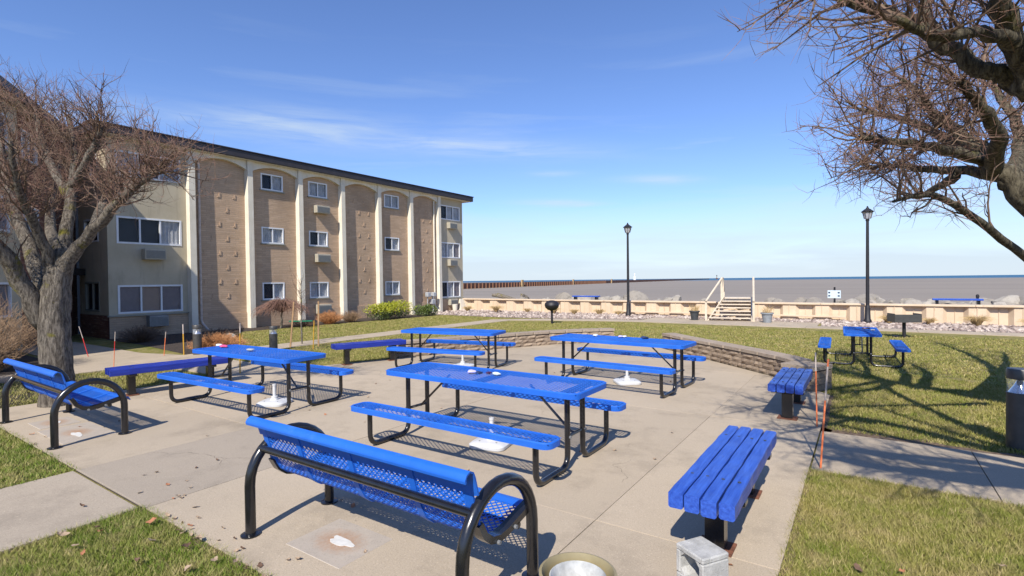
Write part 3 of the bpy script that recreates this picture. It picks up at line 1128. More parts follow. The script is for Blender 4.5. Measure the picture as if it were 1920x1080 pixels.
def wall_face(mb, y0, y1, z0, z1, holes, x=0.0, reveal=0.10, toparch=None):
    """wall face at x (looking to +x) with rectangular openings and their reveals"""
    ys = sorted(set([y0, y1] + [h for q in holes for h in q[:2]]))
    zs = sorted(set([z0, z1] + [h for q in holes for h in q[2:]]))
    for i in range(len(ys) - 1):
        for j in range(len(zs) - 1):
            cy, cz = (ys[i] + ys[i + 1]) / 2, (zs[j] + zs[j + 1]) / 2
            if any(q[0] < cy < q[1] and q[2] < cz < q[3] for q in holes):
                continue
            mb.add([(x, ys[i], zs[j]), (x, ys[i + 1], zs[j]), (x, ys[i + 1], zs[j + 1]), (x, ys[i], zs[j + 1])], [(0, 1, 2, 3)])
    for (a, b_, c, d) in holes:
        xi = x - reveal
        mb.add([(x, a, c), (x, b_, c), (x, b_, d), (x, a, d), (xi, a, c), (xi, b_, c), (xi, b_, d), (xi, a, d)],
               [(0, 4, 5, 1), (1, 5, 6, 2), (2, 6, 7, 3), (3, 7, 4, 0)])


def window(parent, y0, y1, z0, z1, x=0.0, panes=2, frame='frame_white', fw=0.055, back=('room',), sill=True, proud=0.015):
    """frame set in the opening, panes, what shows behind, sill; looks to +x"""
    f = MB()
    d0, d1 = x - 0.07, x + proud
    f.box(d0, d1, y0, y0 + fw, z0, z1)
    f.box(d0, d1, y1 - fw, y1, z0, z1)
    f.box(d0, d1, y0 + fw, y1 - fw, z0, z0 + fw)
    f.box(d0, d1, y0 + fw, y1 - fw, z1 - fw, z1)
    w = (y1 - y0 - 2 * fw)
    for k_ in range(1, panes):
        yc = y0 + fw + w * k_ / panes
        f.box(d0 + 0.01, d1 - 0.012, yc - fw * 0.42, yc + fw * 0.42, z0 + fw, z1 - fw)
    fo = f.build('window', frame, parent)
    for k_ in range(panes):
        ya = y0 + fw + w * k_ / panes + (fw * 0.42 if k_ else 0)
        yb = y0 + fw + w * (k_ + 1) / panes - (fw * 0.42 if k_ < panes - 1 else 0)
        MB().box(x - 0.045, x - 0.038, ya, yb, z0 + fw, z1 - fw).build('pane', 'glass', fo)
        bk = back[k_ % len(back)]
        bm_ = MB()
        if bk == 'curtain':
            n_ = 9
            vs_ = []
            for q in range(n_ + 1):
                yy_ = ya + (yb - ya) * q / n_
                xx_ = x - 0.065 - (0.02 if q % 2 else 0.0)
                vs_ += [(xx_, yy_, z0 + fw), (xx_, yy_, z1 - fw)]
            bm_.add(vs_, [(2 * q, 2 * q + 2, 2 * q + 3, 2 * q + 1) for q in range(n_)])
            bm_.build('curtain', 'curtain', fo)
        else:
            xx_ = x - (0.055 if bk.startswith('blind') else 0.13)
            bm_.add([(xx_, ya, z0 + 0.01), (xx_, yb, z0 + 0.01), (xx_, yb, z1 - 0.01), (xx_, ya, z1 - 0.01)], [(0, 1, 2, 3)])
            bm_.build('blind' if bk.startswith('blind') else 'dark_interior', bk, fo)
    if sill:
        MB().box(x - 0.02, x + 0.055, y0 - 0.05, y1 + 0.05, z0 - 0.05, z0 - 0.003).build('sill', 'frame_tan', fo)
    return fo


def air_con(parent, y0, y1, z0, z1, depth, x=0.0, case='ac_tan'):
    o_ = MB().bevbox(x - 0.05, x + depth, y0, y1, z0, z1, 0.012).build('air_conditioner', case, parent)
    g_ = MB()
    n_ = 7
    for k_ in range(n_):
        za = z0 + 0.05 + (z1 - z0 - 0.1) * k_ / n_
        g_.box(x + depth + 0.001, x + depth + 0.012, y0 + 0.04, y1 - 0.04, za, za + (z1 - z0 - 0.1) / n_ * 0.62)
    g_.build('grille', 'ac_grey', o_)
    return o_


bld = thing('apartment_building', 'three storey tan brick apartment building with white fins and arched bays', 'building', (FX, B0, 0))
PIL = [-2.16, 0.0, 2.22, 4.42, 6.62, 8.85, 11.05]
YL, YR = -4.67, 13.30
rows = ((5.58, 6.25), (3.39, 4.06), (1.07, 1.78))
# brick bays between the fins, each a panel with an arched head
bays = [(-2.16, 0.0, 'proud'), (0.0, 2.22, 'win'), (2.22, 4.42, 'winac'), (4.42, 6.62, 'proud'), (6.62, 8.85, 'win2'), (8.85, 11.05, 'proud')]
proud_me = MB().box(-0.02, 0.018, -0.026, 0.026, -0.09, 0.09).mesh('projecting_brick', 'brick_proud')
proud_me2 = MB().box(-0.02, 0.018, -0.085, -0.027, -0.09, -0.045).mesh('projecting_brick', 'brick_proud')
for (ya, yb, kind) in bays:
    mb = MB()
    holes, acs = [], []
    if kind.startswith('win'):
        off = {'win': (0.54, 1.51), 'winac': (2.72, 3.69), 'win2': (7.09, 8.09)}[kind]
        holes = [(off[0], off[1], z0, z1) for z0, z1 in rows]
    wall_face(mb, ya, yb, 0.0, HT, holes)
    mb.build('wall_panel', 'brick', bld)
    # plinth, a little proud
    MB().box(-0.05, 0.035, ya + 0.125, yb - 0.125, -0.1, 0.60).build('plinth', 'brick', bld)
    for wi, h_ in enumerate(holes):
        backs = [('room', 'curtain'), ('curtain', 'blind'), ('curtain', 'curtain'), ('blind', 'curtain')][(wi * 2 + int(ya)) % 4]
        window(bld, *h_, back=backs)
    if kind == 'winac':
        for (z0, z1) in ((4.86, 5.20), (2.66, 3.03), (0.36, 0.77)):
            air_con(bld, 2.97, 3.66, z0, z1, 0.26)
    if kind == 'proud':
        mid = (ya + yb) / 2 + 0.27
        zz, alt = 5.68, 0
        while zz > 0.75:
            ks = (0.0,) if alt % 2 == 0 else (-0.29, 0.29)
            for k_ in ks:
                for (me_) in (proud_me, proud_me2):
                    put('projecting_brick', me_, bld, (0, mid + k_, zz))
                if alt % 2:
                    continue
            if alt % 2 == 1:
                for (me_) in (proud_me, proud_me2):
                    put('projecting_brick', me_, bld, (0, mid - 0.87, zz))
            else:
                for (me_) in (proud_me, proud_me2):
                    put('projecting_brick', me_, bld, (0, mid - 0.58, zz))
            zz -= 0.55
            alt += 1
    # arched cream head
    n_ = 14
    a_ = MB()
    vs_ = []
    for q in range(n_ + 1):
        t_ = q / n_
        y_ = ya + 0.12 + (yb - ya - 0.24) * t_
        z_ = 6.24 + 0.25 * (1 - (2 * t_ - 1) ** 2)
        vs_ += [(0.16, y_, z_), (0.16, y_, HT), (0.002, y_, z_)]
    fs = []
    for q in range(n_):
        fs += [(3 * q, 3 * q + 3, 3 * q + 4, 3 * q + 1), (3 * q, 3 * q + 2, 3 * q + 5, 3 * q + 3)]
    a_.add(vs_, fs)
    a_.build('arched_head', 'cream', bld)
# fins
fin = MB()
fin.add([(0, -0.125, -0.1), (0.26, -0.105, -0.1), (0.26, 0.105, -0.1), (0, 0.125, -0.1),
         (0, -0.125, HT), (0.21, -0.105, HT), (0.21, 0.105, HT), (0, 0.125, HT)],
        [(4, 5, 6, 7), (0, 1, 5, 4), (1, 2, 6, 5), (2, 3, 7, 6), (3, 0, 4, 7)])
fin_me = fin.mesh('fin_column', 'cream')
for y_ in PIL:
    put('fin_column', fin_me, bld, (0, y_, 0))
# stucco end bays with wide windows
for (ya, yb, wa, wb, tag_) in ((YL, -2.285, -4.42, -2.46, 0), (11.175, YR, 11.28, 13.05, 1)):
    mb = MB()
    hs = [(wa, wb, 0.79, 1.74), (wa, wb, 3.12, 4.03), (wa, wb, 5.36, 6.20)]
    wall_face(mb, ya, yb, 0.75, HT, hs, x=0.01)
    mb.build('wall_panel', 'stucco', bld)
    mb = MB()
    wall_face(mb, ya, yb, -0.1, 0.70, [], x=0.03)
    mb.build('plinth', 'brick', bld)
    MB().box(-0.05, 0.085, ya - 0.04, yb, 0.70, 0.75).build('string_course', 'frame_tan', bld)
    bks = [('blind', 'blind_warm', 'blind'), ('room', 'room', 'curtain'), ('curtain', 'room', 'curtain')]
    for h_, bk in zip(hs, bks if tag_ == 0 else [('room', 'curtain', 'blind'), ('curtain', 'curtain', 'blind'), ('room', 'curtain', 'curtain')]):
        window(bld, *h_, x=0.01, panes=3, back=bk, sill=False, fw=0.06)
if True:
    air_con(bld, -3.72, -3.07, 2.60, 2.97, 0.30)
    air_con(bld, -3.62, -3.03, 0.31, 0.69, 0.28, case='grey_steel')
    for (z0, z1) in ((4.85, 5.2), (2.65, 3.03), (0.33, 0.68)):
        air_con(bld, 11.88, 12.55, z0, z1, 0.26)
# flared cream foot at the lake end
ff = MB()
ff.add([(0.05, 12.72, -0.1), (0.42, 12.62, -0.1), (0.42, 13.28, -0.1), (0.05, 13.28, -0.1), (0.05, 12.86, 0.68), (0.16, 12.84, 0.68), (0.16, 13.26, 0.68), (0.05, 13.26, 0.68)],
       [(4, 5, 6, 7), (0, 1, 5, 4), (1, 2, 6, 5), (2, 3, 7, 6), (3, 0, 4, 7)])
ff.build('flared_foot', 'cream', bld)
# side wall next to the recess (looks to -y), with a narrow window each storey
side = MB()
wall_face(side, -2.6, 0.0, 0.75, HT, [(-2.05, -0.75, 0.86, 1.86), (-2.05, -0.75, 3.2, 4.0), (-2.05, -0.75, 5.4, 6.15)], x=0.0)
sp_ = thing('side_wall', None, None)
sp_.parent = bld
sp_.location = (0.0, YL, 0)
sp_.rotation_euler = (0, 0, -PI / 2)
# local +x looks to world -y; local y runs along world x
so = side.build('stucco_face', 'stucco', sp_)
s2 = MB()
wall_face(s2, -2.6, 0.0, -0.1, 0.75, [], x=0.012)
s2.build('brick_base', 'brick_red', sp_)
for (z0, z1) in ((0.86, 1.86), (3.2, 4.0), (5.4, 6.15)):
    window(sp_, -2.05, -0.75, z0, z1, panes=2, frame='frame_tan' if z0 < 3 else 'frame_white', back=('room',), sill=False)
for ch in list(sp_.children):
    ch.parent = bld
    ch.location = (0.0, YL, 0)
    ch.rotation_euler = (0, 0, -PI / 2)
bpy.data.objects.remove(sp_)
# bulk and the far end
core = MB()
core.box(-12.0, -0.16, YL + 0.16, YR - 0.02, -0.1, HT)
core.build('core', 'room', bld)
MB().box(-12.0, -0.001, YR - 0.019, YR, -0.1, HT).build('end_wall', 'brick', bld)
# roof
roof = MB().bevbox(-12.4, 0.40, YL - 0.45, YR + 0.62, HT + 0.02, HT + 0.29, 0.02).build('roof', 'roof_dark', bld)
MB().box(-12.3, 0.34, YL - 0.37, YR + 0.54, HT + 0.001, HT + 0.019).build('soffit', 'cream', roof)
MB().box(-12.42, 0.43, YL - 0.49, YR + 0.66, HT + 0.292, HT + 0.33).build('drip_edge', 'roof_dark', roof)
# downspouts
for (y_, mt_, lab) in ((10.72, 'cream', 'cream downspout'), (-1.86, 'pale_rod', 'weathered grey downspout')):
    d_ = MB().tube([(0.06, y_, HT - 0.02), (0.06, y_, 0.42), (0.10, y_ + 0.02, 0.30), (0.30, y_ + 0.14, 0.03)], 0.045, 8).build('downspout', mt_, bld, smooth='auto')
    d_['label'] = lab

# dark wing on the left, at an angle
wd = Vector((0.86, -0.51, 0)).normalized()
wing_o = Vector((-21.35, 5.35, 0))
wlen = 6.6
wing = thing('apartment_wing', 'shaded brown brick wing of the apartment building behind the left tree', 'building', wing_o)
wing.rotation_euler = (0, 0, math.atan2(wd.y, wd.x) + PI / 2)
# local -y runs along the wing towards the camera, local +x looks into the courtyard
mb = MB()
wh = [(-y_ - 1.1, -y_, z0, z0 + 0.85) for y_ in (0.9,) for z0 in (1.05, 3.2, 5.35)]
wall_face(mb, -2.6, 2.4, 0, HT, wh)
mb.build('wall_panel', 'brick_red', wing)
for h_ in wh:
    window(wing, *h_, back=('curtain', 'room'))
mb = MB()
wh2 = [(-4.6, -3.2, z0, z0 + 0.9) for z0 in (0.95, 3.15, 5.3)]
wall_face(mb, -wlen, -2.6, 0.0, HT, wh2, x=0.12)
mb.build('stucco_bay', 'stucco', wing)
MB().box(0.001, 0.119, -2.6, -2.58, 0, HT).build('bay_return', 'stucco', wing)
for h_ in wh2:
    window(wing, *h_, x=0.12, panes=2, back=('curtain', 'blind'))
MB().box(0.002, 0.50, -0.3, 1.5, 2.1, 2.32).build('canopy', 'roof_dark', wing)
MB().box(0.002, 0.03, 0.2, 1.2, 0, 2.05).build('door', 'grey_steel', wing)
MB().box(-9.0, -0.14, -wlen + 0.01, 2.4, 0, HT).build('core', 'room', wing)
MB().box(-9.0, 0.10, -wlen - 0.02, -wlen + 0.005, 0, HT).build('end_wall', 'brick', wing)
r2 = MB().bevbox(-9.4, 0.45, -wlen - 0.45, 1.1, HT + 0.02, HT + 0.29, 0.02).build('roof', 'roof_dark', wing)
MB().box(-9.3, 0.38, -wlen - 0.35, 1.0, HT + 0.001, HT + 0.019).build('soffit', 'cream', r2)

# meters by the lake end
t = thing('gas_meter', 'grey utility meters on pipes against the last brick bay', 'meter', (FX + 0.18, B0 + 10.25, 0))
MB().tube([(0, -0.25, -0.05), (0, -0.25, 0.95), (0, 0.2, 0.95)], 0.03, 8).build('pipe', 'meter', t)
MB().tube([(0.05, 0.15, -0.05), (0.05, 0.15, 0.35), (0.05, 0.12, 0.9)], 0.05, 8).build('pipe', 'meter', t)
for (y_, z_, r_) in ((-0.25, 1.02, 0.14), (0.2, 1.02, 0.13), (0.10, 0.62, 0.15)):
    MB().bevbox(-0.07, 0.16, y_ - r_, y_ + r_, z_ - r_, z_ + r_ * 0.9, 0.03).build('meter_body', 'meter', t)
t = thing('planter', 'small pale pot under the lake end window', 'pot', (FX + 0.55, B0 + 11.9, GZ))
MB().lathe([(0.13, 0), (0.17, 0.38), (0.18, 0.42), (0.15, 0.42), (0.14, 0.36)], 14).build('pot_body', 'cream', t, smooth='auto')
MB().lathe([(0.0, 0.34), (0.145, 0.34)], 14, cap=False).build('soil', 'soil', t)


# ------------------------------------------------------------------ expanded metal sheet
def expanded(mb, nu, nv, fmap, w, t, u0=0.0, u1=1.0, v0=0.0, v1=1.0):
    """diamond mesh of flat strands; fmap(u, v) -> (point, normal)"""
    def node(i, j):
        return fmap(u0 + (u1 - u0) * i / (2 * nu), v0 + (v1 - v0) * j / (2 * nv))
    cache = {}
    for i in range(2 * nu + 1):
        for j in range(2 * nv + 1):
            if (i + j) % 2 == 0:
                cache[(i, j)] = node(i, j)
    V, F = mb.v, mb.f
    for (i, j), (p, n) in cache.items():
        for dj in (1, -1):
            q = cache.get((i + 1, j + dj))
            if q is None:
                continue
            p2, n2 = q
            d = p2 - p
            sdir_ = d.cross(n)
            sdir_.normalize()
            s_ = sdir_ * (w / 2)
            h_ = n * (t / 2)
            o_ = len(V)
            for c_ in (p, p2):
                for (a_, b_) in ((1, 1), (-1, 1), (-1, -1), (1, -1)):
                    x_ = c_ + s_ * a_ + h_ * b_
                    V.append((x_.x, x_.y, x_.z))
            F.extend([(o_, o_ + 1, o_ + 5, o_ + 4), (o_ + 1, o_ + 2, o_ + 6, o_ + 5),
                      (o_ + 2, o_ + 3, o_ + 7, o_ + 6), (o_ + 3, o_, o_ + 4, o_ + 7)])


def rounded(hx, hy, r, n=5):
    pts = []
    for (cx, cy, a0) in ((hx - r, hy - r, 0), (-hx + r, hy - r, 90), (-hx + r, -hy + r, 180), (hx - r, -hy + r, 270)):
        for k_ in range(n + 1):
            a = R(a0 + 90 * k_ / n)
            pts.append((cx + r * math.cos(a), cy + r * math.sin(a)))
    return pts


def rim(mb, hx, hy, r, z, lip=0.035, drop=0.055):
    """rolled steel border: flat lip, rounded outer shoulder, apron"""
    outer, inner, sh = rounded(hx, hy, r), rounded(hx - lip, hy - lip, max(0.01, r - lip)), rounded(hx - 0.008, hy - 0.008, r - 0.006)
    n = len(outer)
    vs_ = [(x, y, z - 0.004) for x, y in inner] + [(x, y, z) for x, y in sh] + [(x, y, z - 0.008) for x, y in outer] + \
          [(x, y, z - drop) for x, y in outer] + [(x, y, z - drop) for x, y in sh] + [(x, y, z - 0.014) for x, y in inner]
    fs = []
    for L_ in range(5):
        for i in range(n):
            j = (i + 1) % n
            fs.append((L_ * n + i, L_ * n + j, (L_ + 1) * n + j, (L_ + 1) * n + i))
    for i in range(n):
        j = (i + 1) % n
        fs.append((5 * n + i, 5 * n + j, j, i))
    mb.add(vs_, fs)


def flat_map(hx, hy, z):
    up = Vector((0, 0, 1))
    return lambda u, v: (Vector((-hx + 2 * hx * u, -hy + 2 * hy * v, z)), up)


TL, TW, TZ, SZ, SO, SW = 2.46, 0.70, 0.75, 0.445, 0.715, 0.25


def bend(pts, r, n=5):
    """polyline with its inner corners rounded"""
    out = [Vector(pts[0])]
    for i in range(1, len(pts) - 1):
        p, a, b_ = Vector(pts[i]), Vector(pts[i - 1]), Vector(pts[i + 1])
        d1, d2 = (a - p).normalized(), (b_ - p).normalized()
        p1, p2 = p + d1 * r, p + d2 * r
        for k_ in range(n + 1):
            t_ = k_ / n
            out.append(p1 * (1 - t_) ** 2 + p * 2 * t_ * (1 - t_) + p2 * t_ ** 2)
    out.append(Vector(pts[-1]))
    return out


def make_table():
    t = thing('picnic_table', 'x', 'picnic table')
    b = MB()
    rim(b, TL / 2, TW / 2, 0.09, TZ)
    top = b.build('table_top', 'blue', t, smooth='auto')
    b = MB()
    expanded(b, 36, 15, flat_map(TL / 2 - 0.02, TW / 2 - 0.02, TZ - 0.009), 0.0080, 0.003)
    b.build('mesh_panel', 'blue', top)
    for x_ in (-1.03, 0, 1.03):
        MB().box(x_ - 0.02, x_ + 0.02, -TW / 2 + 0.02, TW / 2 - 0.02, TZ - 0.06, TZ - 0.016).build('cross_brace', 'black', top)
    for s_ in (-1, 1):
        b = MB()
        rim(b, TL / 2, SW / 2, 0.08, SZ, lip=0.028)
        seat = b.build('seat', 'blue', t, (0, s_ * SO, 0), smooth='auto')
        b = MB()
        expanded(b, 36, 5, flat_map(TL / 2 - 0.015, SW / 2 - 0.015, SZ - 0.009), 0.0080, 0.003)
        b.build('mesh_panel', 'blue', seat)
        for x_ in (-1.03, 0, 1.03):
            MB().box(x_ - 0.03, x_ + 0.03, -SW / 2 + 0.015, SW / 2 - 0.015, SZ - 0.045, SZ - 0.016).build('cross_brace', 'blue', seat)
    for ex in (-1, 1):
        x_ = ex * 1.03
        for s_ in (-1, 1):
            pts = bend([(x_, s_ * 0.155, TZ - 0.045), (x_, s_ * 0.155, 0.028), (x_, s_ * 0.715, 0.028), (x_, s_ * 0.715, SZ - 0.04)], 0.12, 6)
            leg = MB().tube(pts, 0.027, 10).build('leg', 'black', t, smooth='auto')
            b = MB().box(x_ - 0.045, x_ + 0.045, s_ * 0.155 - 0.03, s_ * 0.155 + 0.03, TZ - 0.052, TZ - 0.044)
            b.box(x_ - 0.045, x_ + 0.045, s_ * 0.715 - 0.045, s_ * 0.715 + 0.045, SZ - 0.048, SZ - 0.041)
            b.build('mounting_plate', 'black', leg)
        MB().tube([(x_, -0.155, 0.30), (x_, 0.155, 0.30)], 0.016, 8).build('stretcher', 'black', t)
        MB().tube([(x_, 0, 0.30), (x_ - ex * 0.05, 0, 0.31), (x_ - ex * 0.50, 0, TZ - 0.045)], 0.013, 8).build('brace_rod', 'black', t)
        b = MB()
        for s_ in (-1, 1):
            b.tube([(x_ + ex * 0.02, s_ * 0.155, 0.30), (x_ + ex * 0.04, s_ * 0.155, 0.30)], 0.014, 6)
        b.build('bolt', 'grey_steel', t)
    return t


tab = make_table()
tables = [((-3.30, 4.37), 0.0, (1, 1, 1), 'blue mesh picnic table nearest the camera in the middle of the patio'),
          ((-7.42, 4.17), 2.5, (0.95, 1, 1), 'blue picnic table at left with a pink stone on top'),
          ((-6.95, 8.03), 10.0, (0.87, 0.98, 1), 'bare blue picnic table at the far side beside the low stone wall'),
          ((-3.40, 8.17), -3.0, (0.97, 1, 1), 'blue picnic table at far right of the patio with white stones on top'),
          ((-0.06, 13.05), 92.0, (0.72, 0.90, 0.86), 'small blue picnic table standing end on in the lawn at right')]
for i, ((x, y), rz, sc, lab) in enumerate(tables):
    o = tab if i == 0 else copy_tree(tab)
    o.location = (x, y, 0.0 if i < 4 else GZ)
    o.rotation_euler = (0, 0, R(rz))
    o.scale = sc
    tag(o, lab, 'picnic table', 'blue picnic tables')

# white umbrella stands under four tables
def make_base():
    t = thing('umbrella_stand', 'x', 'umbrella stand')
    b = MB()
    lay = [(0.255, 0.255, 0.10, 0.0), (0.265, 0.265, 0.11, 0.012), (0.265, 0.265, 0.11, 0.040), (0.235, 0.235, 0.10, 0.060), (0.13, 0.13, 0.08, 0.068), (0.075, 0.075, 0.05, 0.072), (0.06, 0.06, 0.045, 0.098)]
    n = None
    vs_ = []
    for hx, hy, r, z in lay:
        pp = rounded(hx, hy, r, 4)
        n = len(pp)
        vs_ += [(x_, y_, z) for x_, y_ in pp]
    fs = [(L_ * n + i, L_ * n + (i + 1) % n, (L_ + 1) * n + (i + 1) % n, (L_ + 1) * n + i) for L_ in range(len(lay) - 1) for i in range(n)]
    fs += [tuple(reversed(range(n))), tuple(range((len(lay) - 1) * n, len(lay) * n))]
    b.add(vs_, fs)
    b.build('base', 'white_plastic', t, smooth='auto')
    MB().lathe([(0.032, 0.09), (0.030, 0.28), (0.036, 0.285), (0.036, 0.31), (0.026, 0.31), (0.026, 0.24)], 14).build('tube', 'white_plastic', t, smooth='auto')
    MB().lathe([(0.058, 0.098), (0.058, 0.125), (0.034, 0.13)], 16).build('collar', 'white_plastic', t, smooth='auto')
    for k_ in range(4):
        MB().lathe([(0.014, 0.058), (0.014, 0.068), (0.006, 0.072)], 8, 0.18 * math.cos(R(45 + 90 * k_)), 0.18 * math.sin(R(45 + 90 * k_))).build('bolt', 'grey_steel', t)
    return t


ub = make_base()
for i, (x, y, rz, lab) in enumerate([(-3.28, 4.40, 12, 'white plastic umbrella stand under the nearest picnic table'),
                                     (-7.05, 4.22, 30, 'white plastic umbrella stand under the left picnic table'),
                                     (-6.75, 8.1, 0, 'white plastic umbrella stand under the picnic table by the stone wall'),
                                     (-3.30, 8.25, 40, 'white plastic umbrella stand under the far right patio table')]):
    o = ub if i == 0 else copy_tree(ub)
    o.location = (x, y, 0.0)
    o.rotation_euler = (0, 0, R(rz))
    o.scale = (0.76, 0.76, 0.95)
    tag(o, lab, 'umbrella stand', 'white umbrella stands')

# painted stones and other small finds on the tables
smat = {'lilac': (0.50, 0.45, 0.72), 'plum': (0.05, 0.012, 0.06), 'mint': (0.62, 0.74, 0.68), 'white': (0.80, 0.82, 0.84), 'pink': (0.72, 0.10, 0.24), 'navy': (0.015, 0.03, 0.10), 'grey': (0.33, 0.35, 0.38), 'black': (0.012, 0.011, 0.013), 'rose': (0.45, 0.27, 0.28)}
for k_, c_ in smat.items():
    M['st_' + k_] = simple('painted_' + k_, c_, 0.45, var=0.2, scale=30)
sm = {}
for (u_, v_, zt, col_, sx, lab) in [
    (884, 699.5, TZ, 'lilac', 0.055, 'flat lilac stone on the nearest picnic table'), (899, 699.5, TZ, 'navy', 0.036, 'small navy stone touching the lilac stone on the nearest table'),
    (917, 700.5, TZ, 'plum', 0.034, 'small dark plum stone on the nearest picnic table'), (931, 703, TZ, 'mint', 0.046, 'pale mint stone on the nearest picnic table'),
    (411, 648.5, TZ, 'white', 0.05, 'white stone beside the pink one on the left picnic table'), (420, 651, TZ, 'pink', 0.06, 'bright pink stone on the left picnic table'),
    (470, 658, TZ, 'grey', 0.06, 'grey stone with a dark foot on the left picnic table'),
    (1117, 630, TZ, 'white', 0.05, 'white stone on the far right patio table, left end'), (1163, 632.5, TZ, 'lilac', 0.05, 'lilac stone in the middle of the far right patio table'),
    (1171, 632, TZ, 'white', 0.04, 'small white stone next to the lilac one on the far right patio table'), (1209, 634.5, TZ, 'navy', 0.06, 'flat dark stone on the far right patio table'),
    (1620, 617.5, TZ * 0.86, 'rose', 0.055, 'dull rose stone on the small table in the lawn'), (1628, 617, TZ * 0.86, 'black', 0.05, 'black stone on the small table in the lawn'), (1636, 620, TZ * 0.86, 'grey', 0.05, 'grey stone near the right edge of the small lawn table')]:
    r_ = c_f + c_r * ((u_ - 960) / FPX) - c_u * ((v_ - 540) / FPX)
    kk = (zt - CAM_H) / r_.z
    if col_ not in sm:
        sm[col_] = rock_mesh('stone', 'st_' + col_, len(sm) + 900, 2)
    o = put('stone', sm[col_], None, (r_.x * kk, r_.y * kk, zt + sx * 0.30), (0, 0, R(10 + u_ % 40)), (sx * 1.15, sx * 0.85, sx * 0.40))
    tag(o, lab, 'stone', 'painted stones on the tables')


# ------------------------------------------------------------------ blue benches with backs and black arches
def make_back_bench():
    t = thing('park_bench', 'x', 'bench')
    Lb = 1.91
    prof = [(0.002, 0.768), (-0.002, 0.785), (0.010, 0.806), (0.035, 0.817), (0.060, 0.804), (0.073, 0.775), (0.100, 0.68), (0.125, 0.59), (0.155, 0.50), (0.195, 0.425),
            (0.25, 0.380), (0.32, 0.362), (0.40, 0.368), (0.50, 0.392), (0.60, 0.415), (0.655, 0.425), (0.690, 0.415), (0.705, 0.385)]
    # arc length table
    S = [0.0]
    for i in range(1, len(prof)):
        S.append(S[-1] + math.hypot(prof[i][0] - prof[i - 1][0], prof[i][1] - prof[i - 1][1]))

    def pt(s_):
        s_ = min(max(s_, 0), S[-1])
        for i in range(1, len(S)):
            if s_ <= S[i] + 1e-9:
                k_ = (s_ - S[i - 1]) / (S[i] - S[i - 1])
                a, c_ = prof[i - 1], prof[i]
                d = Vector((0, c_[0] - a[0], c_[1] - a[1])).normalized()
                return Vector((0, a[0] + (c_[0] - a[0]) * k_, a[1] + (c_[1] - a[1]) * k_)), Vector((0, d.z, -d.y)) * -1

    def strip(x0, x1, i0, i1, th):
        b_ = MB()
        vs_, fs_ = [], []
        n_ = 0
        sub = []
        for i in range(i0, i1):
            for k_ in range(3):
                sub.append(S[i] + (S[i + 1] - S[i]) * k_ / 3)
        sub.append(S[i1])
        for s_ in sub:
            p, nn = pt(s_)
            for sg in (1, -1):
                q = p + nn * th / 2 * sg
                vs_ += [(x0, q.y, q.z), (x1, q.y, q.z)]
            n_ += 1
        for i in range(n_ - 1):
            o_ = i * 4
            fs_ += [(o_, o_ + 1, o_ + 5, o_ + 4), (o_ + 2, o_ + 6, o_ + 7, o_ + 3), (o_, o_ + 4, o_ + 6, o_ + 2), (o_ + 1, o_ + 3, o_ + 7, o_ + 5)]
        fs_ += [(0, 2, 3, 1), ((n_ - 1) * 4, (n_ - 1) * 4 + 1, (n_ - 1) * 4 + 3, (n_ - 1) * 4 + 2)]
        b_.add(vs_, fs_)
        return b_

    hl = Lb / 2 - 0.02
    sh = MB()
    s0, s1 = S[5], S[14]

    def fm(u, v):
        p, nn = pt(s0 + (s1 - s0) * v)
        return Vector((-hl + 2 * hl * u, p.y, p.z)), nn
    expanded(sh, 42, 22, fm, 0.0078, 0.005)
    shell = sh.build('mesh_seat', 'blue', t)
    strip(-hl - 0.05, hl + 0.05, 0, 6, 0.010).build('top_roll', 'blue', t, smooth='auto')
    strip(-hl - 0.01, hl + 0.01, 14, 17, 0.010).build('front_roll', 'blue', t, smooth='auto')
    for sx in (-1, 1):
        xa, xb = sorted((sx * (hl - 0.045), sx * (hl + 0.012)))
        strip(xa, xb, 5, 15, 0.012).build('end_band', 'blue', t, smooth='auto')
    for xr in (-0.52, 0.0, 0.52):
        strip(xr - 0.022, xr + 0.022, 5, 15, 0.020).build('rib', 'blue', shell, smooth='auto')
    # black end straps with bolts
    for sx in (-1, 1):
        strip(sx * (hl - 0.01) - 0.03, sx * (hl - 0.01) + 0.03, 8, 15, 0.040).build('seat_bracket', 'black', t, smooth='auto')
        b = MB()
        for (y_, z_) in ((0.30, 0.352), (0.46, 0.372)):
            b.tube([(sx * (hl + 0.02), y_, z_), (sx * (hl + 0.035), y_, z_)], 0.012, 8)
        b.build('bolt', 'grey_steel', t)
    MB().tube([(-Lb / 2, 0.085, 0.585), (Lb / 2, 0.085, 0.585)], 0.024, 12).build('back_rail', 'black', t, smooth='auto')
    MB().tube([(-Lb / 2, 0.50, 0.362), (Lb / 2, 0.50, 0.362)], 0.020, 10).build('seat_rail', 'black', t, smooth='auto')
    for sx in (-1, 1):
        pts = [(sx * Lb / 2, 0.0, 0.0), (sx * Lb / 2, 0.0, 0.18)]
        for k_ in range(0, 17):
            a = PI - PI * k_ / 16
            pts.append((sx * Lb / 2, 0.32 + 0.32 * math.cos(a), 0.345 + 0.325 * math.sin(a)))
        pts += [(sx * Lb / 2, 0.64, 0.18), (sx * Lb / 2, 0.64, 0.0)]
        arch = MB().tube(pts, 0.035, 14).build('arch_leg', 'black', t, smooth='auto')
        for y_ in (0.0, 0.64):
            MB().lathe([(0.066, 0.0), (0.066, 0.010), (0.038, 0.016)], 18, sx * Lb / 2, y_).build('base_plate', 'black', arch, smooth='auto')
    return t


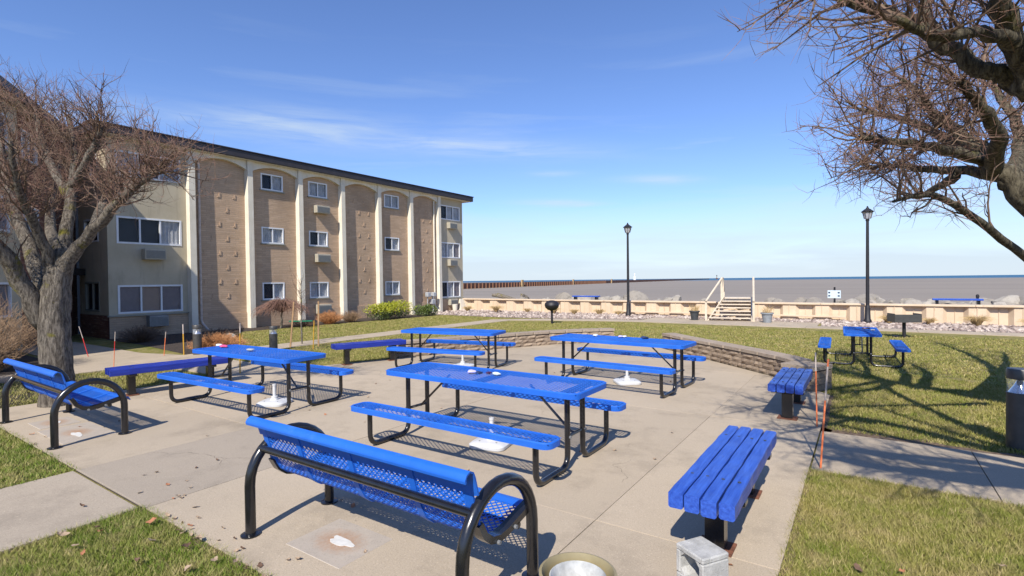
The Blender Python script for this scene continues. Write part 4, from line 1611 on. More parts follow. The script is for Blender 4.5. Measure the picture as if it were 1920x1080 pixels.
fb = make_back_bench()
for i, (x, y, rz, lab) in enumerate([(-2.575, 1.92, 0.0, 'blue mesh bench with black hoop legs in the foreground, seen from behind'),
                                     (-8.16, 1.80, 0.0, 'blue mesh bench with black hoop legs at the left edge by the tree')]):
    o = fb if i == 0 else copy_tree(fb)
    o.location = (x, y, 0)
    o.rotation_euler = (0, 0, R(rz))
    tag(o, lab, 'bench', 'blue hoop leg benches')


# ------------------------------------------------------------------ timber benches on pedestals
def make_timber_bench(length, lab, loc, rz, legs=(0.2, 0.8), side='timber', plank_mat='timber'):
    t = thing('timber_bench', lab, 'bench', loc, rz, 'blue timber benches round the patio')
    w_ = 0.088
    for k_ in range(4):
        b = MB()
        n_ = 14
        x0 = -0.195 + k_ * 0.0975
        dz = random.uniform(-0.004, 0.004)
        ly = [-length / 2 + random.uniform(-0.012, 0.012), length / 2 + random.uniform(-0.012, 0.012)]
        vs_, fs_ = [], []
        for i in range(n_ + 1):
            y_ = ly[0] + (ly[1] - ly[0]) * i / n_
            e_ = 0.007 if i not in (0, n_) else 0.010
            jx, jz = random.uniform(-0.0025, 0.0025), random.uniform(-0.002, 0.002) + dz
            za, zb = 0.35, 0.45
            vs_ += [(x0 + e_ + jx, y_, za), (x0 + w_ - e_ + jx, y_, za), (x0 + w_ + jx, y_, za + e_), (x0 + w_ + jx, y_, zb - e_ + jz),
                    (x0 + w_ - e_ + jx, y_, zb + jz), (x0 + e_ + jx, y_, zb + jz), (x0 + jx, y_, zb - e_ + jz), (x0 + jx, y_, za + e_)]
        for i in range(n_):
            for q in range(8):
                r_ = (q + 1) % 8
                fs_.append((i * 8 + q, i * 8 + r_, i * 8 + 8 + r_, i * 8 + 8 + q))
        fs_ += [tuple(reversed(range(8))), tuple(range(n_ * 8, n_ * 8 + 8))]
        b.add(vs_, fs_)
        pl = b.build('plank', plank_mat, t, smooth='auto')
        if length > 1.5 or k_ >= 0:
            pl.data.polygons.foreach_set('use_smooth', [False] * len(pl.data.polygons))
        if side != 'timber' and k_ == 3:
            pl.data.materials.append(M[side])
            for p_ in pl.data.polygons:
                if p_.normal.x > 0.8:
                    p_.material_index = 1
    for f_ in legs:
        y_ = -length / 2 + length * f_
        leg = MB().box(-0.06, 0.06, y_ - 0.05, y_ + 0.05, 0.0, 0.31).build('pedestal', 'black', t)
        MB().bevbox(-0.185, 0.185, y_ - 0.05, y_ + 0.05, 0.312, 0.349, 0.006).build('crossbar', 'black', leg)
        MB().box(-0.11, 0.11, y_ - 0.09, y_ + 0.09, 0.002, 0.012).build('foot_plate', 'rust', leg)
    b = MB()
    for f_ in legs:
        y_ = -length / 2 + length * f_
        for k_ in range(4):
            b.lathe([(0.011, 0.449), (0.011, 0.4545)], 8, -0.195 + k_ * 0.0975 + 0.046, y_)
    b.build('bolt', 'pot_dark', t)
    return t


make_timber_bench(1.70, 'big blue timber bench in the right foreground beside the concrete block', (-0.80, 3.98, 0), 0, (0.22, 0.82), 'timber_dark')
make_timber_bench(1.38, 'pale blue timber bench by the end of the stone wall at right', (-0.79, 7.71, 0), 0, (0.14, 0.84))
make_timber_bench(1.72, 'dark blue timber bench behind the left picnic table on the patio edge', (-9.55, 3.92, 0), R(-8), (0.17, 0.83), plank_mat='timber_navy')
make_timber_bench(1.55, 'dark blue timber bench on the far patio edge left of the stone wall', (-8.92, 7.55, 0), R(-22), (0.18, 0.82), plank_mat='timber_navy')

# ------------------------------------------------------------------ low stone walls
def stone_wall(name, label, pts, h, th, blockw, courses, pier=None):
    t = thing(name, label, 'wall')
    P_ = [Vector((p[0], p[1], 0)) for p in pts]
    seg = [(P_[i + 1] - P_[i]).length for i in range(len(P_) - 1)]
    tot = sum(seg)

    def along(s_):
        for i, l_ in enumerate(seg):
            if s_ <= l_ or i == len(seg) - 1:
                d = (P_[i + 1] - P_[i]).normalized()
                return P_[i] + d * s_, d
            s_ -= l_
    protos = []
    for k_ in range(6):
        b = MB()
        rr = random.Random(40 + k_)
        hx, hy, hz = 0.5, 0.5, 0.5
        # split face: front face broken into a small rough grid
        nx, nz = 4, 2
        grid = {}
        vs_, fs_ = [], []
        for i in range(nx + 1):
            for j in range(nz + 1):
                edge = i in (0, nx) or j in (0, nz)
                y_ = -0.5 - (0.0 if edge else rr.uniform(0.02, 0.14))
                grid[(i, j)] = len(vs_)
                vs_.append((-0.5 + i / nx, y_, -0.5 + j / nz))
        for i in range(nx):
            for j in range(nz):
                fs_.append((grid[(i, j)], grid[(i + 1, j)], grid[(i + 1, j + 1)], grid[(i, j + 1)]))
        o_ = len(vs_)
        vs_ += [(-0.5, 0.5, -0.5), (0.5, 0.5, -0.5), (0.5, 0.5, 0.5), (-0.5, 0.5, 0.5)]
        fs_ += [(o_ + 1, o_, o_ + 3, o_ + 2), tuple([grid[(0, j)] for j in range(nz + 1)] + [o_ + 3, o_]),
                tuple([grid[(nx, j)] for j in range(nz, -1, -1)] + [o_ + 1, o_ + 2]),
                tuple([grid[(i, nz)] for i in range(nx + 1)] + [o_ + 2, o_ + 3]), tuple([grid[(i, 0)] for i in range(nx, -1, -1)] + [o_, o_ + 1])]
        b.add(vs_, fs_)
        protos.append(b.mesh('block', 'wall_block'))
    ch = (h - 0.07) / courses
    for c_ in range(courses):
        s_ = -random.uniform(0, blockw * 0.5) if c_ % 2 else 0.0
        while s_ < tot:
            w_ = blockw * random.uniform(0.7, 1.25)
            e_ = min(s_ + w_, tot)
            s_0 = max(s_, 0)
            if e_ - s_0 > 0.08:
                p, d = along((s_0 + e_) / 2)
                put('block', random.choice(protos), t, (p.x, p.y, ch * (c_ + 0.5) - 0.01), (0, 0, math.atan2(d.y, d.x)), (e_ - s_0 - 0.008, th * random.uniform(0.97, 1.05), ch - 0.007))
            s_ += w_
    capm = MB().bevbox(-0.5, 0.5, -0.5, 0.5, -0.5, 0.5, 0.06).mesh('cap_stone', 'wall_cap')
    s_ = 0.0
    while s_ < tot - 0.05:
        w_ = min(0.52 * random.uniform(0.9, 1.1), tot - s_)
        p, d = along(s_ + w_ / 2)
        put('cap_stone', capm, t, (p.x, p.y, h - 0.035), (0, 0, math.atan2(d.y, d.x)), (w_ - 0.004, th + 0.06, 0.066))
        s_ += w_
    if pier:
        (px, py, w_, d_, rz) = pier
        for c_ in range(courses):
            for k_ in (-1, 1):
                ww = w_ * (0.5 + (0.12 if c_ % 2 else -0.12) * k_)
                cx = (k_ * (w_ / 2 - ww / 2))
                put('block', protos[(c_ * 2 + k_) % 6], t, (px + cx * math.cos(rz), py + cx * math.sin(rz), ch * (c_ + 0.5) - 0.01), (0, 0, rz), (ww - 0.008, d_, ch - 0.007))
        for k_ in (-1, 1):
            cx = k_ * w_ / 4
            put('cap_stone', capm, t, (px + cx * math.cos(rz), py + cx * math.sin(rz), h - 0.033), (0, 0, rz), (w_ / 2 + 0.02, d_ + 0.06, 0.07))
    return t


def off_line(pts, d):
    """shift a polyline sideways (to the left of its direction)"""
    out = []
    for i, p in enumerate(pts):
        a, b_ = pts[max(i - 1, 0)], pts[min(i + 1, len(pts) - 1)]
        dx, dy = b_[0] - a[0], b_[1] - a[1]
        l_ = math.hypot(dx, dy)
        out.append((p[0] - dy / l_ * d, p[1] + dx / l_ * d))
    return out


left_base = [(-8.85, 8.35), (-8.35, 9.5), (-7.77, 10.65), (-7.35, 11.5), (-6.95, 12.25), (-6.35, 13.0), (-5.75, 13.55)]
stone_wall('stone_wall', 'low curved stone seat wall behind the far picnic tables, left part', off_line(left_base, 0.17), 0.37, 0.30, 0.33, 3)
right_base = [(-4.25, 12.95), (-3.7, 12.4), (-3.18, 11.89), (-2.47, 11.25), (-1.79, 10.62), (-1.25, 10.06), (-0.98, 9.68)]
stone_wall('stone_wall', 'low stone seat wall running to the right edge of the patio', off_line(right_base, 0.17), 0.38, 0.30, 0.33, 3,
           pier=(-0.76, 9.40, 0.52, 0.50, R(-24)))


# ------------------------------------------------------------------ steps over the wall
st_dir = R(9.5)
stairs = thing('wooden_steps', 'cream painted wooden steps with handrails climbing over the tan wall', 'steps', (-4.54, 22.42, 0), st_dir)
NST, RUN, RISE = 7, 0.255, 0.128
XR, XL0, XL1 = 0.82, -0.84, -0.30          # the flight narrows towards the top on its left side
topz = NST * RISE
ty = (NST - 1) * RUN
for k_ in range(NST):
    xl = XL0 + (XL1 - XL0) * k_ / (NST - 1)
    MB().bevbox(xl + 0.04, XR - 0.04, k_ * RUN - 0.02, k_ * RUN + (1.0 if k_ == NST - 1 else 0.25), (k_ + 1) * RISE - 0.04, (k_ + 1) * RISE, 0.006).build('tread', 'cream_rail', stairs)
for sx in (-1, 1):
    def xe(y_):
        f_ = min(max(y_ / ty, 0.0), 1.0)
        return XR if sx > 0 else XL0 + (XL1 - XL0) * f_
    b = MB()
    pr = [(-0.06, 0.0), (0.16, 0.0), (ty + 0.1, topz - 0.16), (ty + 1.0, topz - 0.16), (ty + 1.0, topz - 0.02), (ty - 0.02, topz + 0.03)]
    vs_ = [(xe(y_) - 0.022, y_, z_) for y_, z_ in pr] + [(xe(y_) + 0.022, y_, z_) for y_, z_ in pr]
    n_ = len(pr)
    b.add(vs_, [tuple(reversed(range(n_))), tuple(range(n_, 2 * n_))] + [(i, (i + 1) % n_, n_ + (i + 1) % n_, n_ + i) for i in range(n_)])
    b.build('stringer', 'cream_rail', stairs)
    for (y_, z0, z1) in ((-0.03, 0.0, 0.82), (ty - 0.03, 0.0, topz + 0.84), (ty + 0.9, 0.3, topz + 0.84), (ty + 1.75, 0.36, 1.12)):
        x_ = xe(y_)
        MB().box(x_ + sx * 0.024, x_ + sx * 0.104, y_ - 0.04, y_ + 0.04, z0, z1).build('newel_post', 'cream_rail', stairs)
    hr = MB()
    hr.tube([(xe(0) + sx * 0.064, -0.10, 0.80), (xe(ty) + sx * 0.064, ty, topz + 0.86), (xe(ty) + sx * 0.064, ty + 0.92, topz + 0.86), (xe(ty) + sx * 0.064, ty + 1.85, 1.05)], 0.042, 6)
    hr.build('handrail', 'cream_rail', stairs)
for k_ in range(4):
    MB().bevbox(XL1 + 0.05, XR - 0.05, ty + 1.05 + k_ * 0.24, ty + 1.27 + k_ * 0.24, topz - (k_ + 1) * 0.11 - 0.035, topz - (k_ + 1) * 0.11, 0.006).build('tread', 'cream_rail', stairs)

# ------------------------------------------------------------------ lamp posts
def lamp_post(loc, h, lab):
    t = thing('lamp_post', lab, 'lamp post', loc, R(20), 'black lamp posts by the wall')
    MB().lathe([(0.13, 0), (0.13, 0.10), (0.10, 0.14), (0.085, 0.55), (0.075, 0.60), (0.062, 0.66)], 14).build('base', 'lamp_black', t, smooth='auto')
    MB().lathe([(0.062, 0.66), (0.048, h - 0.52), (0.065, h - 0.50), (0.065, h - 0.46), (0.04, h - 0.44)], 14).build('pole', 'lamp_black', t, smooth='auto')
    MB().lathe([(0.09, h - 0.44), (0.11, h - 0.41), (0.17, h - 0.18)], 8).build('lantern_glass', 'lantern_glass', t)
    b = MB()
    for k_ in range(8):
        a = 2 * PI * k_ / 8
        b.tube([(0.112 * math.cos(a), 0.112 * math.sin(a), h - 0.43), (0.176 * math.cos(a), 0.176 * math.sin(a), h - 0.17)], 0.009, 5)
    b.build('lantern_cage', 'lamp_black', t)
    MB().lathe([(0.215, h - 0.18), (0.22, h - 0.165), (0.10, h - 0.07), (0.06, h - 0.05), (0.055, h - 0.02), (0.03, h - 0.01), (0.035, h + 0.02), (0.0, h + 0.06)], 8).build('cap', 'lamp_black', t)


lamp_post((-9.35, 23.60, 0.0), 4.40, 'black lamp post by the gravel left of the wooden steps')
lamp_post((0.10, 23.77, 0.0), 4.36, 'black lamp post right of the wooden steps under the branches')

# ------------------------------------------------------------------ grills
t = thing('kettle_grill', 'round dark charcoal grill on a post in the far lawn', 'grill', (-10.48, 18.24, GZ), R(25))
MB().lathe([(0.045, 0), (0.045, 0.55)], 12).build('post', 'lamp_black', t)
MB().lathe([(0.05, 0.53), (0.18, 0.57), (0.27, 0.66), (0.29, 0.74), (0.285, 0.75)], 20).build('bowl', 'lamp_black', t, smooth='auto')
MB().lathe([(0.295, 0.752), (0.28, 0.83), (0.20, 0.91), (0.08, 0.945), (0.0, 0.95)], 20).build('lid', 'lamp_black', t, smooth='auto')
t = thing('box_grill', 'square charcoal grill on a post in the lawn near the right lamp', 'grill', (0.94, 18.58, GZ), R(20))
MB().lathe([(0.045, 0), (0.045, 0.46)], 12).build('post', 'lamp_black', t)
b = MB()
hx, hy = 0.33, 0.25
b.box(-hx, hx, -hy, hy, 0.455, 0.47)
b.box(-hx, hx, -hy, -hy + 0.012, 0.47, 0.68)
b.box(-hx, -hx + 0.012, -hy + 0.013, hy - 0.013, 0.47, 0.70)
b.box(hx - 0.012, hx, -hy + 0.013, hy - 0.013, 0.47, 0.70)
b.box(-hx, hx, hy - 0.012, hy, 0.47, 0.64)
b.build('fire_box', 'bollard', t)
b = MB()
for k_ in range(12):
    b.tube([(-hx + 0.03 + k_ * 0.0545, -hy + 0.02, 0.64), (-hx + 0.03 + k_ * 0.0545, hy - 0.02, 0.64)], 0.007, 5)
b.build('grate', 'lamp_black', t)
MB().lathe([(0.09, 0.0), (0.09, 0.03), (0.05, 0.05)], 12, -0.16, 0.1).build('cap', 'lamp_black', t)

# ------------------------------------------------------------------ planters by the steps
def twig_tuft(n, h, spread, mat, parent, name='dry_stems', z0=0.0, rad=0.004, base_r=0.08, droop=0.0):
    b = MB()
    for _ in range(n):
        a, r0 = random.uniform(0, 2 * PI), base_r * math.sqrt(random.random())
        s_ = spread * random.uniform(0.2, 1)
        hh = h * random.uniform(0.55, 1)
        p0 = Vector((r0 * math.cos(a), r0 * math.sin(a), z0))
        p2 = p0 + Vector((s_ * math.cos(a), s_ * math.sin(a), hh * (1 - droop * s_ / spread)))
        p1 = p0 + Vector((s_ * 0.35 * math.cos(a), s_ * 0.35 * math.sin(a), hh * 0.62)) + Vector((random.uniform(-1, 1), random.uniform(-1, 1), 0)) * h * 0.04
        b.tube([p0, p1, p2], [rad, rad * 0.8, rad * 0.3], 3, cap=False)
    return b.build(name, mat, parent)


for (x, y, mt_, lab, sc) in ((-5.92, 22.33, 'pot_dark', 'black pot of dry stems left of the wooden steps', 1.0), (-3.13, 22.20, 'pot_grey', 'grey pot of dry stems right of the wooden steps', 1.1)):
    t = thing('planter', lab, 'pot', (x, y, 0))
    MB().lathe([(0.13 * sc, 0), (0.185 * sc, 0.33), (0.215 * sc, 0.335), (0.215 * sc, 0.39), (0.19 * sc, 0.39), (0.18 * sc, 0.33)], 18, cap=False).build('pot_body', mt_, t, smooth='auto')
    MB().lathe([(0.0, 0.34), (0.19 * sc, 0.335)], 18, cap=False).build('soil', 'soil', t)
    twig_tuft(90, 0.34, 0.24, 'dry_grass', t, z0=0.33, base_r=0.13)

# ------------------------------------------------------------------ bollard lights
def bollard(loc, h, lab, r=0.10):
    t = thing('bollard_light', lab, 'bollard', loc, 0, 'bollard lights')
    MB().lathe([(r, 0), (r, h * 0.70), (r * 0.96, h * 0.705)], 20).build('body', 'bollard', t, smooth='auto')
    MB().lathe([(r * 0.94, h * 0.706), (r * 0.94, h * 0.875)], 20, cap=False).build('lens', 'sleeve', t, smooth='auto')
    MB().lathe([(r * 0.86, h * 0.707), (r * 0.45, h * 0.79), (r * 0.16, h * 0.87)], 20).build('reflector', 'cone', t, smooth='auto')
    MB().lathe([(r, h * 0.876), (r * 1.01, h * 0.885), (r, h * 0.985), (r * 0.93, h)], 20).build('cap', 'bollard', t, smooth='auto')


bollard((-13.75, 6.22, GZ), 0.75, 'grey bollard light beside the orange dry grass')
bollard((-12.62, 7.55, GZ), 0.66, 'dark bollard light behind the left picnic table')
bollard((1.30, 7.20, GZ), 0.82, 'bollard light cut off by the right edge of the picture', 0.105)

# ------------------------------------------------------------------ marker rods and stakes
def rod(px_base, px_top, zb, parts, r, lab, name='marker_rod', cat='marker', group='marker rods', n=6):
    r_ = c_f + c_r * ((px_base[0] - 960) / FPX) - c_u * ((px_base[1] - 540) / FPX)
    kk = (zb - CAM_H) / r_.z
    p0 = Vector((0, 0, CAM_H)) + r_ * kk
    p1 = at(px_top[0], px_top[1], p0.dot(AY))
    t = thing(name, lab, cat, p0, 0, group)
    d = p1 - p0
    for (f0, f1, mt_, nm) in parts:
        MB().tube([d * f0 - (Vector((0, 0, 0.05)) if f0 == 0 else Vector()), d * f1], r, n).build(nm, mt_, t)
    return t


rod((1532, 800), (1529, 661), 0, [(0, 0.75, 'orange', 'rod'), (0.75, 1, 'pale_rod', 'tip')], 0.008, 'upright orange marker rod by the pale blue timber bench')
rod((1538, 877), (1553, 673), 0, [(0, 0.62, 'orange', 'rod'), (0.62, 0.93, 'pale_rod', 'middle'), (0.93, 1, 'orange', 'tip')], 0.008, 'leaning orange marker rod at the corner of the right path')
rod((167, 670), (148, 612), GZ, [(0, 0.62, 'red_tape', 'rod'), (0.62, 1, 'pale_rod', 'tip')], 0.008, 'tilted red marker rod right of the left tree')
rod((213, 692), (216, 622), GZ, [(0, 0.5, 'orange', 'rod'), (0.5, 0.75, 'red_tape', 'band'), (0.75, 1, 'pale_rod', 'tip')], 0.007, 'upright orange marker rod on the edge of the entrance walk')
rod((307, 668), (311, 622), GZ, [(0, 0.75, 'orange', 'rod'), (0.75, 1, 'pale_rod', 'tip')], 0.008, 'orange marker rod close beside the grey bollard light')
rod((345, 667), (343, 608), GZ, [(0, 0.7, 'yellow', 'rod'), (0.7, 1, 'pale_rod', 'tip')], 0.014, 'yellow marker rod in front of the orange dry grass')
rod((450, 700), (450, 606), 0, [(0, 0.8, 'yellow', 'rod'), (0.8, 1, 'pale_rod', 'tip')], 0.012, 'yellow marker rod seen behind the left picnic table')
rod((587, 656), (589, 601), GZ, [(0, 1.0, 'yellow', 'rod')], 0.012, 'short yellow marker rod beside the young tree')
for (pb, pt_, lab) in (((544, 652), (551, 566), 'leaning wooden tree stake left of the young tree'), ((597, 650), (597, 565), 'upright wooden tree stake right of the young tree')):
    r_ = c_f + c_r * ((pb[0] - 960) / FPX) - c_u * ((pb[1] - 540) / FPX)
    kk = (GZ - CAM_H) / r_.z
    p0 = Vector((0, 0, CAM_H)) + r_ * kk
    p1 = at(pt_[0], pt_[1], p0.dot(AY))
    t = thing('tree_stake', lab, 'stake', p0, 0, 'wooden tree stakes')
    MB().tube([(0, 0, -0.05), p1 - p0], [0.028, 0.026], 4).build('stake', 'stake', t)

# ------------------------------------------------------------------ block, bucket, stain pads
t = thing('concrete_block', 'grey hollow concrete block standing beside the near timber bench', 'block', (-0.776, 3.055, 0), R(-32))
b = MB()
hx, hy, hh, e = 0.108, 0.098, 0.20, 0.034
for (x0, x1, z0, z1) in ((-hx, hx, 0.0, e), (-hx, hx, hh - e, hh), (-hx, -hx + e, e, hh - e), (hx - e, hx, e, hh - e)):
    b.bevbox(x0, x1, -hy, hy, z0, z1, 0.007)
for cx in (-1, 1):
    for (zz, sz) in ((e, 1), (hh - e, -1)):
        xi = cx * (hx - e)
        q = 0.032
        b.add([(xi, -hy + 0.006, zz), (xi - cx * q, -hy + 0.006, zz), (xi, -hy + 0.006, zz + sz * q), (xi, hy - 0.006, zz), (xi - cx * q, hy - 0.006, zz), (xi, hy - 0.006, zz + sz * q)],
              [(0, 1, 2), (3, 5, 4), (1, 4, 5, 2)])
b.build('block_body', 'cinder', t)

t = thing('bucket', 'tan bucket with a white bowl of soil at the bottom edge', 'bucket', (-1.245, 2.41, 0))
MB().lathe([(0.155, 0.0), (0.185, 0.18), (0.20, 0.185), (0.205, 0.215), (0.19, 0.22), (0.178, 0.18), (0.165, 0.08)], 28, cap=False).build('shell', 'bucket', t, smooth='auto')
bw = MB().lathe([(0.09, 0.05), (0.135, 0.17), (0.150, 0.196), (0.143, 0.20), (0.128, 0.165), (0.10, 0.09)], 28, cap=False).build('bowl', 'bowl', t, smooth='auto')
MB().lathe([(0.0, 0.125), (0.07, 0.115), (0.113, 0.105)], 20, cap=False).build('soil', 'soil', bw)
MB().lathe([(0.0, 0.03), (0.165, 0.03)], 24, cap=False).build('floor', 'pot_dark', t)

mt, N, L, P = node_mat('rust_stained_pad')
v = coords(N, L)
gr = N.new('ShaderNodeTexGradient')
gr.gradient_type = 'SPHERICAL'
mp = N.new('ShaderNodeMapping')
mp.inputs['Scale'].default_value = (3.6, 5.0, 3.6)
tc = N.new('ShaderNodeTexCoord')
L.new(tc.outputs['Object'], mp.inputs[0])
L.new(mp.outputs[0], gr.inputs[0])
nz = N.new('ShaderNodeTexNoise')
nz.inputs['Scale'].default_value = 30
nz.inputs['Detail'].default_value = 6
L.new(v, nz.inputs[0])
ml = N.new('ShaderNodeMath')
ml.operation = 'MULTIPLY'
L.new(gr.outputs[1], ml.inputs[0])
L.new(nz.outputs[0], ml.inputs[1])
a, n3 = mix_noise(N, L, (0.36, 0.31, 0.255), (0.41, 0.35, 0.285), 7.0, vec=v)
a, n3 = mix_noise(N, L, a, (0.27, 0.24, 0.2), 110.0, 0.52, 0.72, vec=v)
mp2 = N.new('ShaderNodeMapRange')
mp2.inputs[1].default_value = 0.08
mp2.inputs[2].default_value = 0.62
L.new(ml.outputs[0], mp2.inputs[0])
mx = N.new('ShaderNodeMixRGB')
L.new(mp2.outputs[0], mx.inputs[0])
L.new(a, mx.inputs[1])
mx.inputs[2].default_value = (0.33, 0.155, 0.06, 1)
L.new(mx.outputs[0], P.inputs['Base Color'])
P.inputs['Roughness'].default_value = 0.9
M['pad'] = mt


def paint_spill(parent, cx, cy, rx, ry, seed, z):
    rr = random.Random(seed)
    n_ = 26
    pts = []
    for k_ in range(n_):
        a = 2 * PI * k_ / n_
        q = 1 + 0.16 * math.sin(3 * a + seed) + 0.1 * math.sin(5 * a + 2 * seed) + rr.uniform(-0.06, 0.06)
        pts.append((cx + rx * q * math.cos(a), cy + ry * q * math.sin(a)))
    MB().prism(pts, z, z + 0.003).build('paint_spill', 'patch_white', parent)


for (cx, cy, w_, d_, sp, sd) in ((-2.93, 2.20, 0.56, 0.44, (0.02, 0.0, 0.105, 0.045), 1), (-7.75, 2.14, 0.9, 0.50, (0.12, -0.03, 0.13, 0.04), 2), (-8.55, 2.14, 0.5, 0.40, (0.0, 0.02, 0.10, 0.035), 3)):
    pd = thing('repair_pad', None, None, (cx, cy, 0))
    pd.parent = patio
    o = MB().bevbox(-w_ / 2, w_ / 2, -d_ / 2, d_ / 2, -0.05, 0.0045, 0.003).build('concrete_patch', 'pad', patio, (cx, cy, 0))
    paint_spill(o, sp[0], sp[1], sp[2], sp[3], sd, 0.0046)
    bpy.data.objects.remove(pd)

# ------------------------------------------------------------------ trees
def wobble(p0, p1, n, amp):
    pts = [Vector(p0)]
    d = Vector(p1) - Vector(p0)
    for k_ in range(1, n):
        pts.append(Vector(p0) + d * (k_ / n) + Vector((random.uniform(-1, 1), random.uniform(-1, 1), random.uniform(-1, 1))) * amp)
    pts.append(Vector(p1))
    return pts


def smooth_line(pts, rad, sub=4):
    """Catmull-Rom through the given points"""
    P_ = [Vector(p) for p in pts]
    out, ro = [], []
    for i in range(len(P_) - 1):
        a, b_, c_, d_ = P_[max(i - 1, 0)], P_[i], P_[i + 1], P_[min(i + 2, len(P_) - 1)]
        for k_ in range(sub):
            t_ = k_ / sub
            q = 0.5 * ((2 * b_) + (c_ - a) * t_ + (2 * a - 5 * b_ + 4 * c_ - d_) * t_ ** 2 + (-a + 3 * b_ - 3 * c_ + d_) * t_ ** 3)
            out.append(q)
            ro.append(rad[i] + (rad[i + 1] - rad[i]) * t_)
    out.append(P_[-1])
    ro.append(rad[-1])
    return out, ro


def unit():
    while True:
        v_ = Vector((random.uniform(-1, 1), random.uniform(-1, 1), random.uniform(-1, 1)))
        if 0.05 < v_.length < 1:
            return v_.normalized()


def sprout(tw, p, d, ln, r, level, up, dens):
    """one shoot with its side twigs"""
    n_ = 4 if level < 2 else 2
    pts, cur, dd = [p], Vector(p), Vector(d)
    for k_ in range(n_):
        dd = (dd + unit() * 0.34 + Vector((0, 0, up))).normalized()
        cur = cur + dd * (ln / n_)
        pts.append(cur.copy())
    rr_ = [r * (1 - 0.75 * k_ / n_) for k_ in range(n_ + 1)]
    tw[min(level, 2)].tube(pts, rr_, 5 if level == 0 else 3, cap=False)
    if level < 2:
        m_ = max(2, int(dens[level] * ln))
        for _ in range(m_):
            k_ = random.uniform(0.15, 1.0)
            i_ = min(int(k_ * n_), n_ - 1)
            f_ = k_ * n_ - i_
            q = pts[i_] * (1 - f_) + pts[i_ + 1] * f_
            base_d = (pts[i_ + 1] - pts[i_]).normalized()
            nd = (base_d * 0.55 + unit() * 0.85 + Vector((0, 0, up * 1.2))).normalized()
            sprout(tw, q, nd, ln * random.uniform(0.28, 0.55) if level == 0 else random.uniform(0.10, 0.30), max(r * 0.45, 0.0022), level + 1, up, dens)


def bare_tree(label, root, trunk, trunk_r, limbs, dens, shoot_len, up, nsh, thin=1.0, bk='bark'):
    t = thing('bare_tree', label, 'tree', root)
    r0 = Vector(root)
    pts, rr_ = smooth_line([Vector(p) - r0 for p in trunk], trunk_r, 5)
    tb = MB().tube(pts, rr_, 18, jit=0.05)
    tb.build('trunk', bk, t, smooth=True)
    tw = {0: MB(), 1: MB(), 2: MB()}
    for li, (lp, lr, shoots) in enumerate(limbs):
        q, qr = smooth_line([Vector(p) - r0 for p in lp], lr, 4)
        q = [p + unit() * qr[i] * 0.22 if 0 < i < len(q) - 1 else p for i, p in enumerate(q)]
        qr = [r_ * thin for r_ in qr]
        MB().tube(q, qr, 12, jit=0.06).build('limb', bk, t, smooth=True)
        tot = len(q) - 1
        for _ in range(int(shoots * nsh)):
            k_ = random.uniform(0.25, 1.0) ** 0.8
            i_ = min(int(k_ * tot), tot - 1)
            d = (q[i_ + 1] - q[i_]).normalized()
            nd = (d * 0.8 + unit() * 0.85 + Vector((0, 0, up * 2))).normalized()
            ln = shoot_len * random.uniform(0.5, 1.15)
            sprout(tw, q[i_] + (q[i_ + 1] - q[i_]) * random.random(), nd, ln, 0.008 * ln / shoot_len + 0.004, 0, up, dens)
    crown = tw[0].build('branches', 'twig', t)
    o1 = tw[1].build('twigs', 'twig', t)
    o2 = tw[2].build('fine_twigs', 'twig_red', t)
    for o_ in (crown, o1, o2):
        o_['kind'] = 'stuff'
    return t


def L_(d, *px):
    return [at(u, v, d + dd) for (u, v, dd) in px]


TD = 7.62
root = at(108, 762, TD)
root.z = GZ
bare_tree('broad bare tree with several limbs behind the left bench', root,
          [root - Vector((0, 0, 0.1)), root + Vector((0, 0, 0.10))] + L_(TD, (106, 680, 0), (102, 610, 0), (104, 560, 0), (112, 500, 0.0)), [0.25, 0.215, 0.195, 0.19, 0.185, 0.15],
          [(L_(TD, (88, 610, 0), (40, 530, -0.25), (0, 470, -0.5), (-60, 400, -0.8), (-110, 320, -0.9)), [0.15, 0.125, 0.115, 0.09, 0.05], 16),
           (L_(TD, (104, 560, 0), (60, 480, 0.3), (30, 400, 0.5), (8, 320, 0.7), (-5, 240, 0.8), (-20, 190, 0.9)), [0.14, 0.105, 0.09, 0.075, 0.05, 0.028], 20),
           (L_(TD, (108, 530, 0), (78, 450, -0.2), (52, 395, -0.5), (30, 340, -0.8), (20, 260, -1.0)), [0.10, 0.075, 0.06, 0.045, 0.025], 16),
           (L_(TD, (112, 510, 0), (126, 430, 0.2), (134, 350, 0.4), (140, 290, 0.5), (130, 220, 0.6)), [0.13, 0.09, 0.075, 0.055, 0.028], 20),
           (L_(TD, (112, 520, 0), (150, 460, -0.1), (200, 405, -0.3), (240, 362, -0.5), (275, 335, -0.7), (300, 318, -0.8)), [0.125, 0.09, 0.075, 0.055, 0.036, 0.018], 24),
           (L_(TD, (165, 445, -0.1), (190, 395, 0.3), (215, 350, 0.6), (240, 325, 0.9)), [0.09, 0.075, 0.06, 0.035], 14),
           (L_(TD, (132, 370, 0.4), (95, 310, 0.6), (75, 250, 0.8), (66, 200, 0.9)), [0.08, 0.065, 0.05, 0.03], 16),
           (L_(TD, (136, 350, 0.4), (170, 290, 0.1), (190, 240, -0.1)), [0.075, 0.06, 0.03], 14),
           (L_(TD, (110, 470, 0.1), (92, 420, 0.9), (100, 360, 1.5), (120, 290, 1.9)), [0.10, 0.08, 0.06, 0.03], 14)],
          (12.0, 14.0), 0.70, 0.13, 2.3, 0.9)

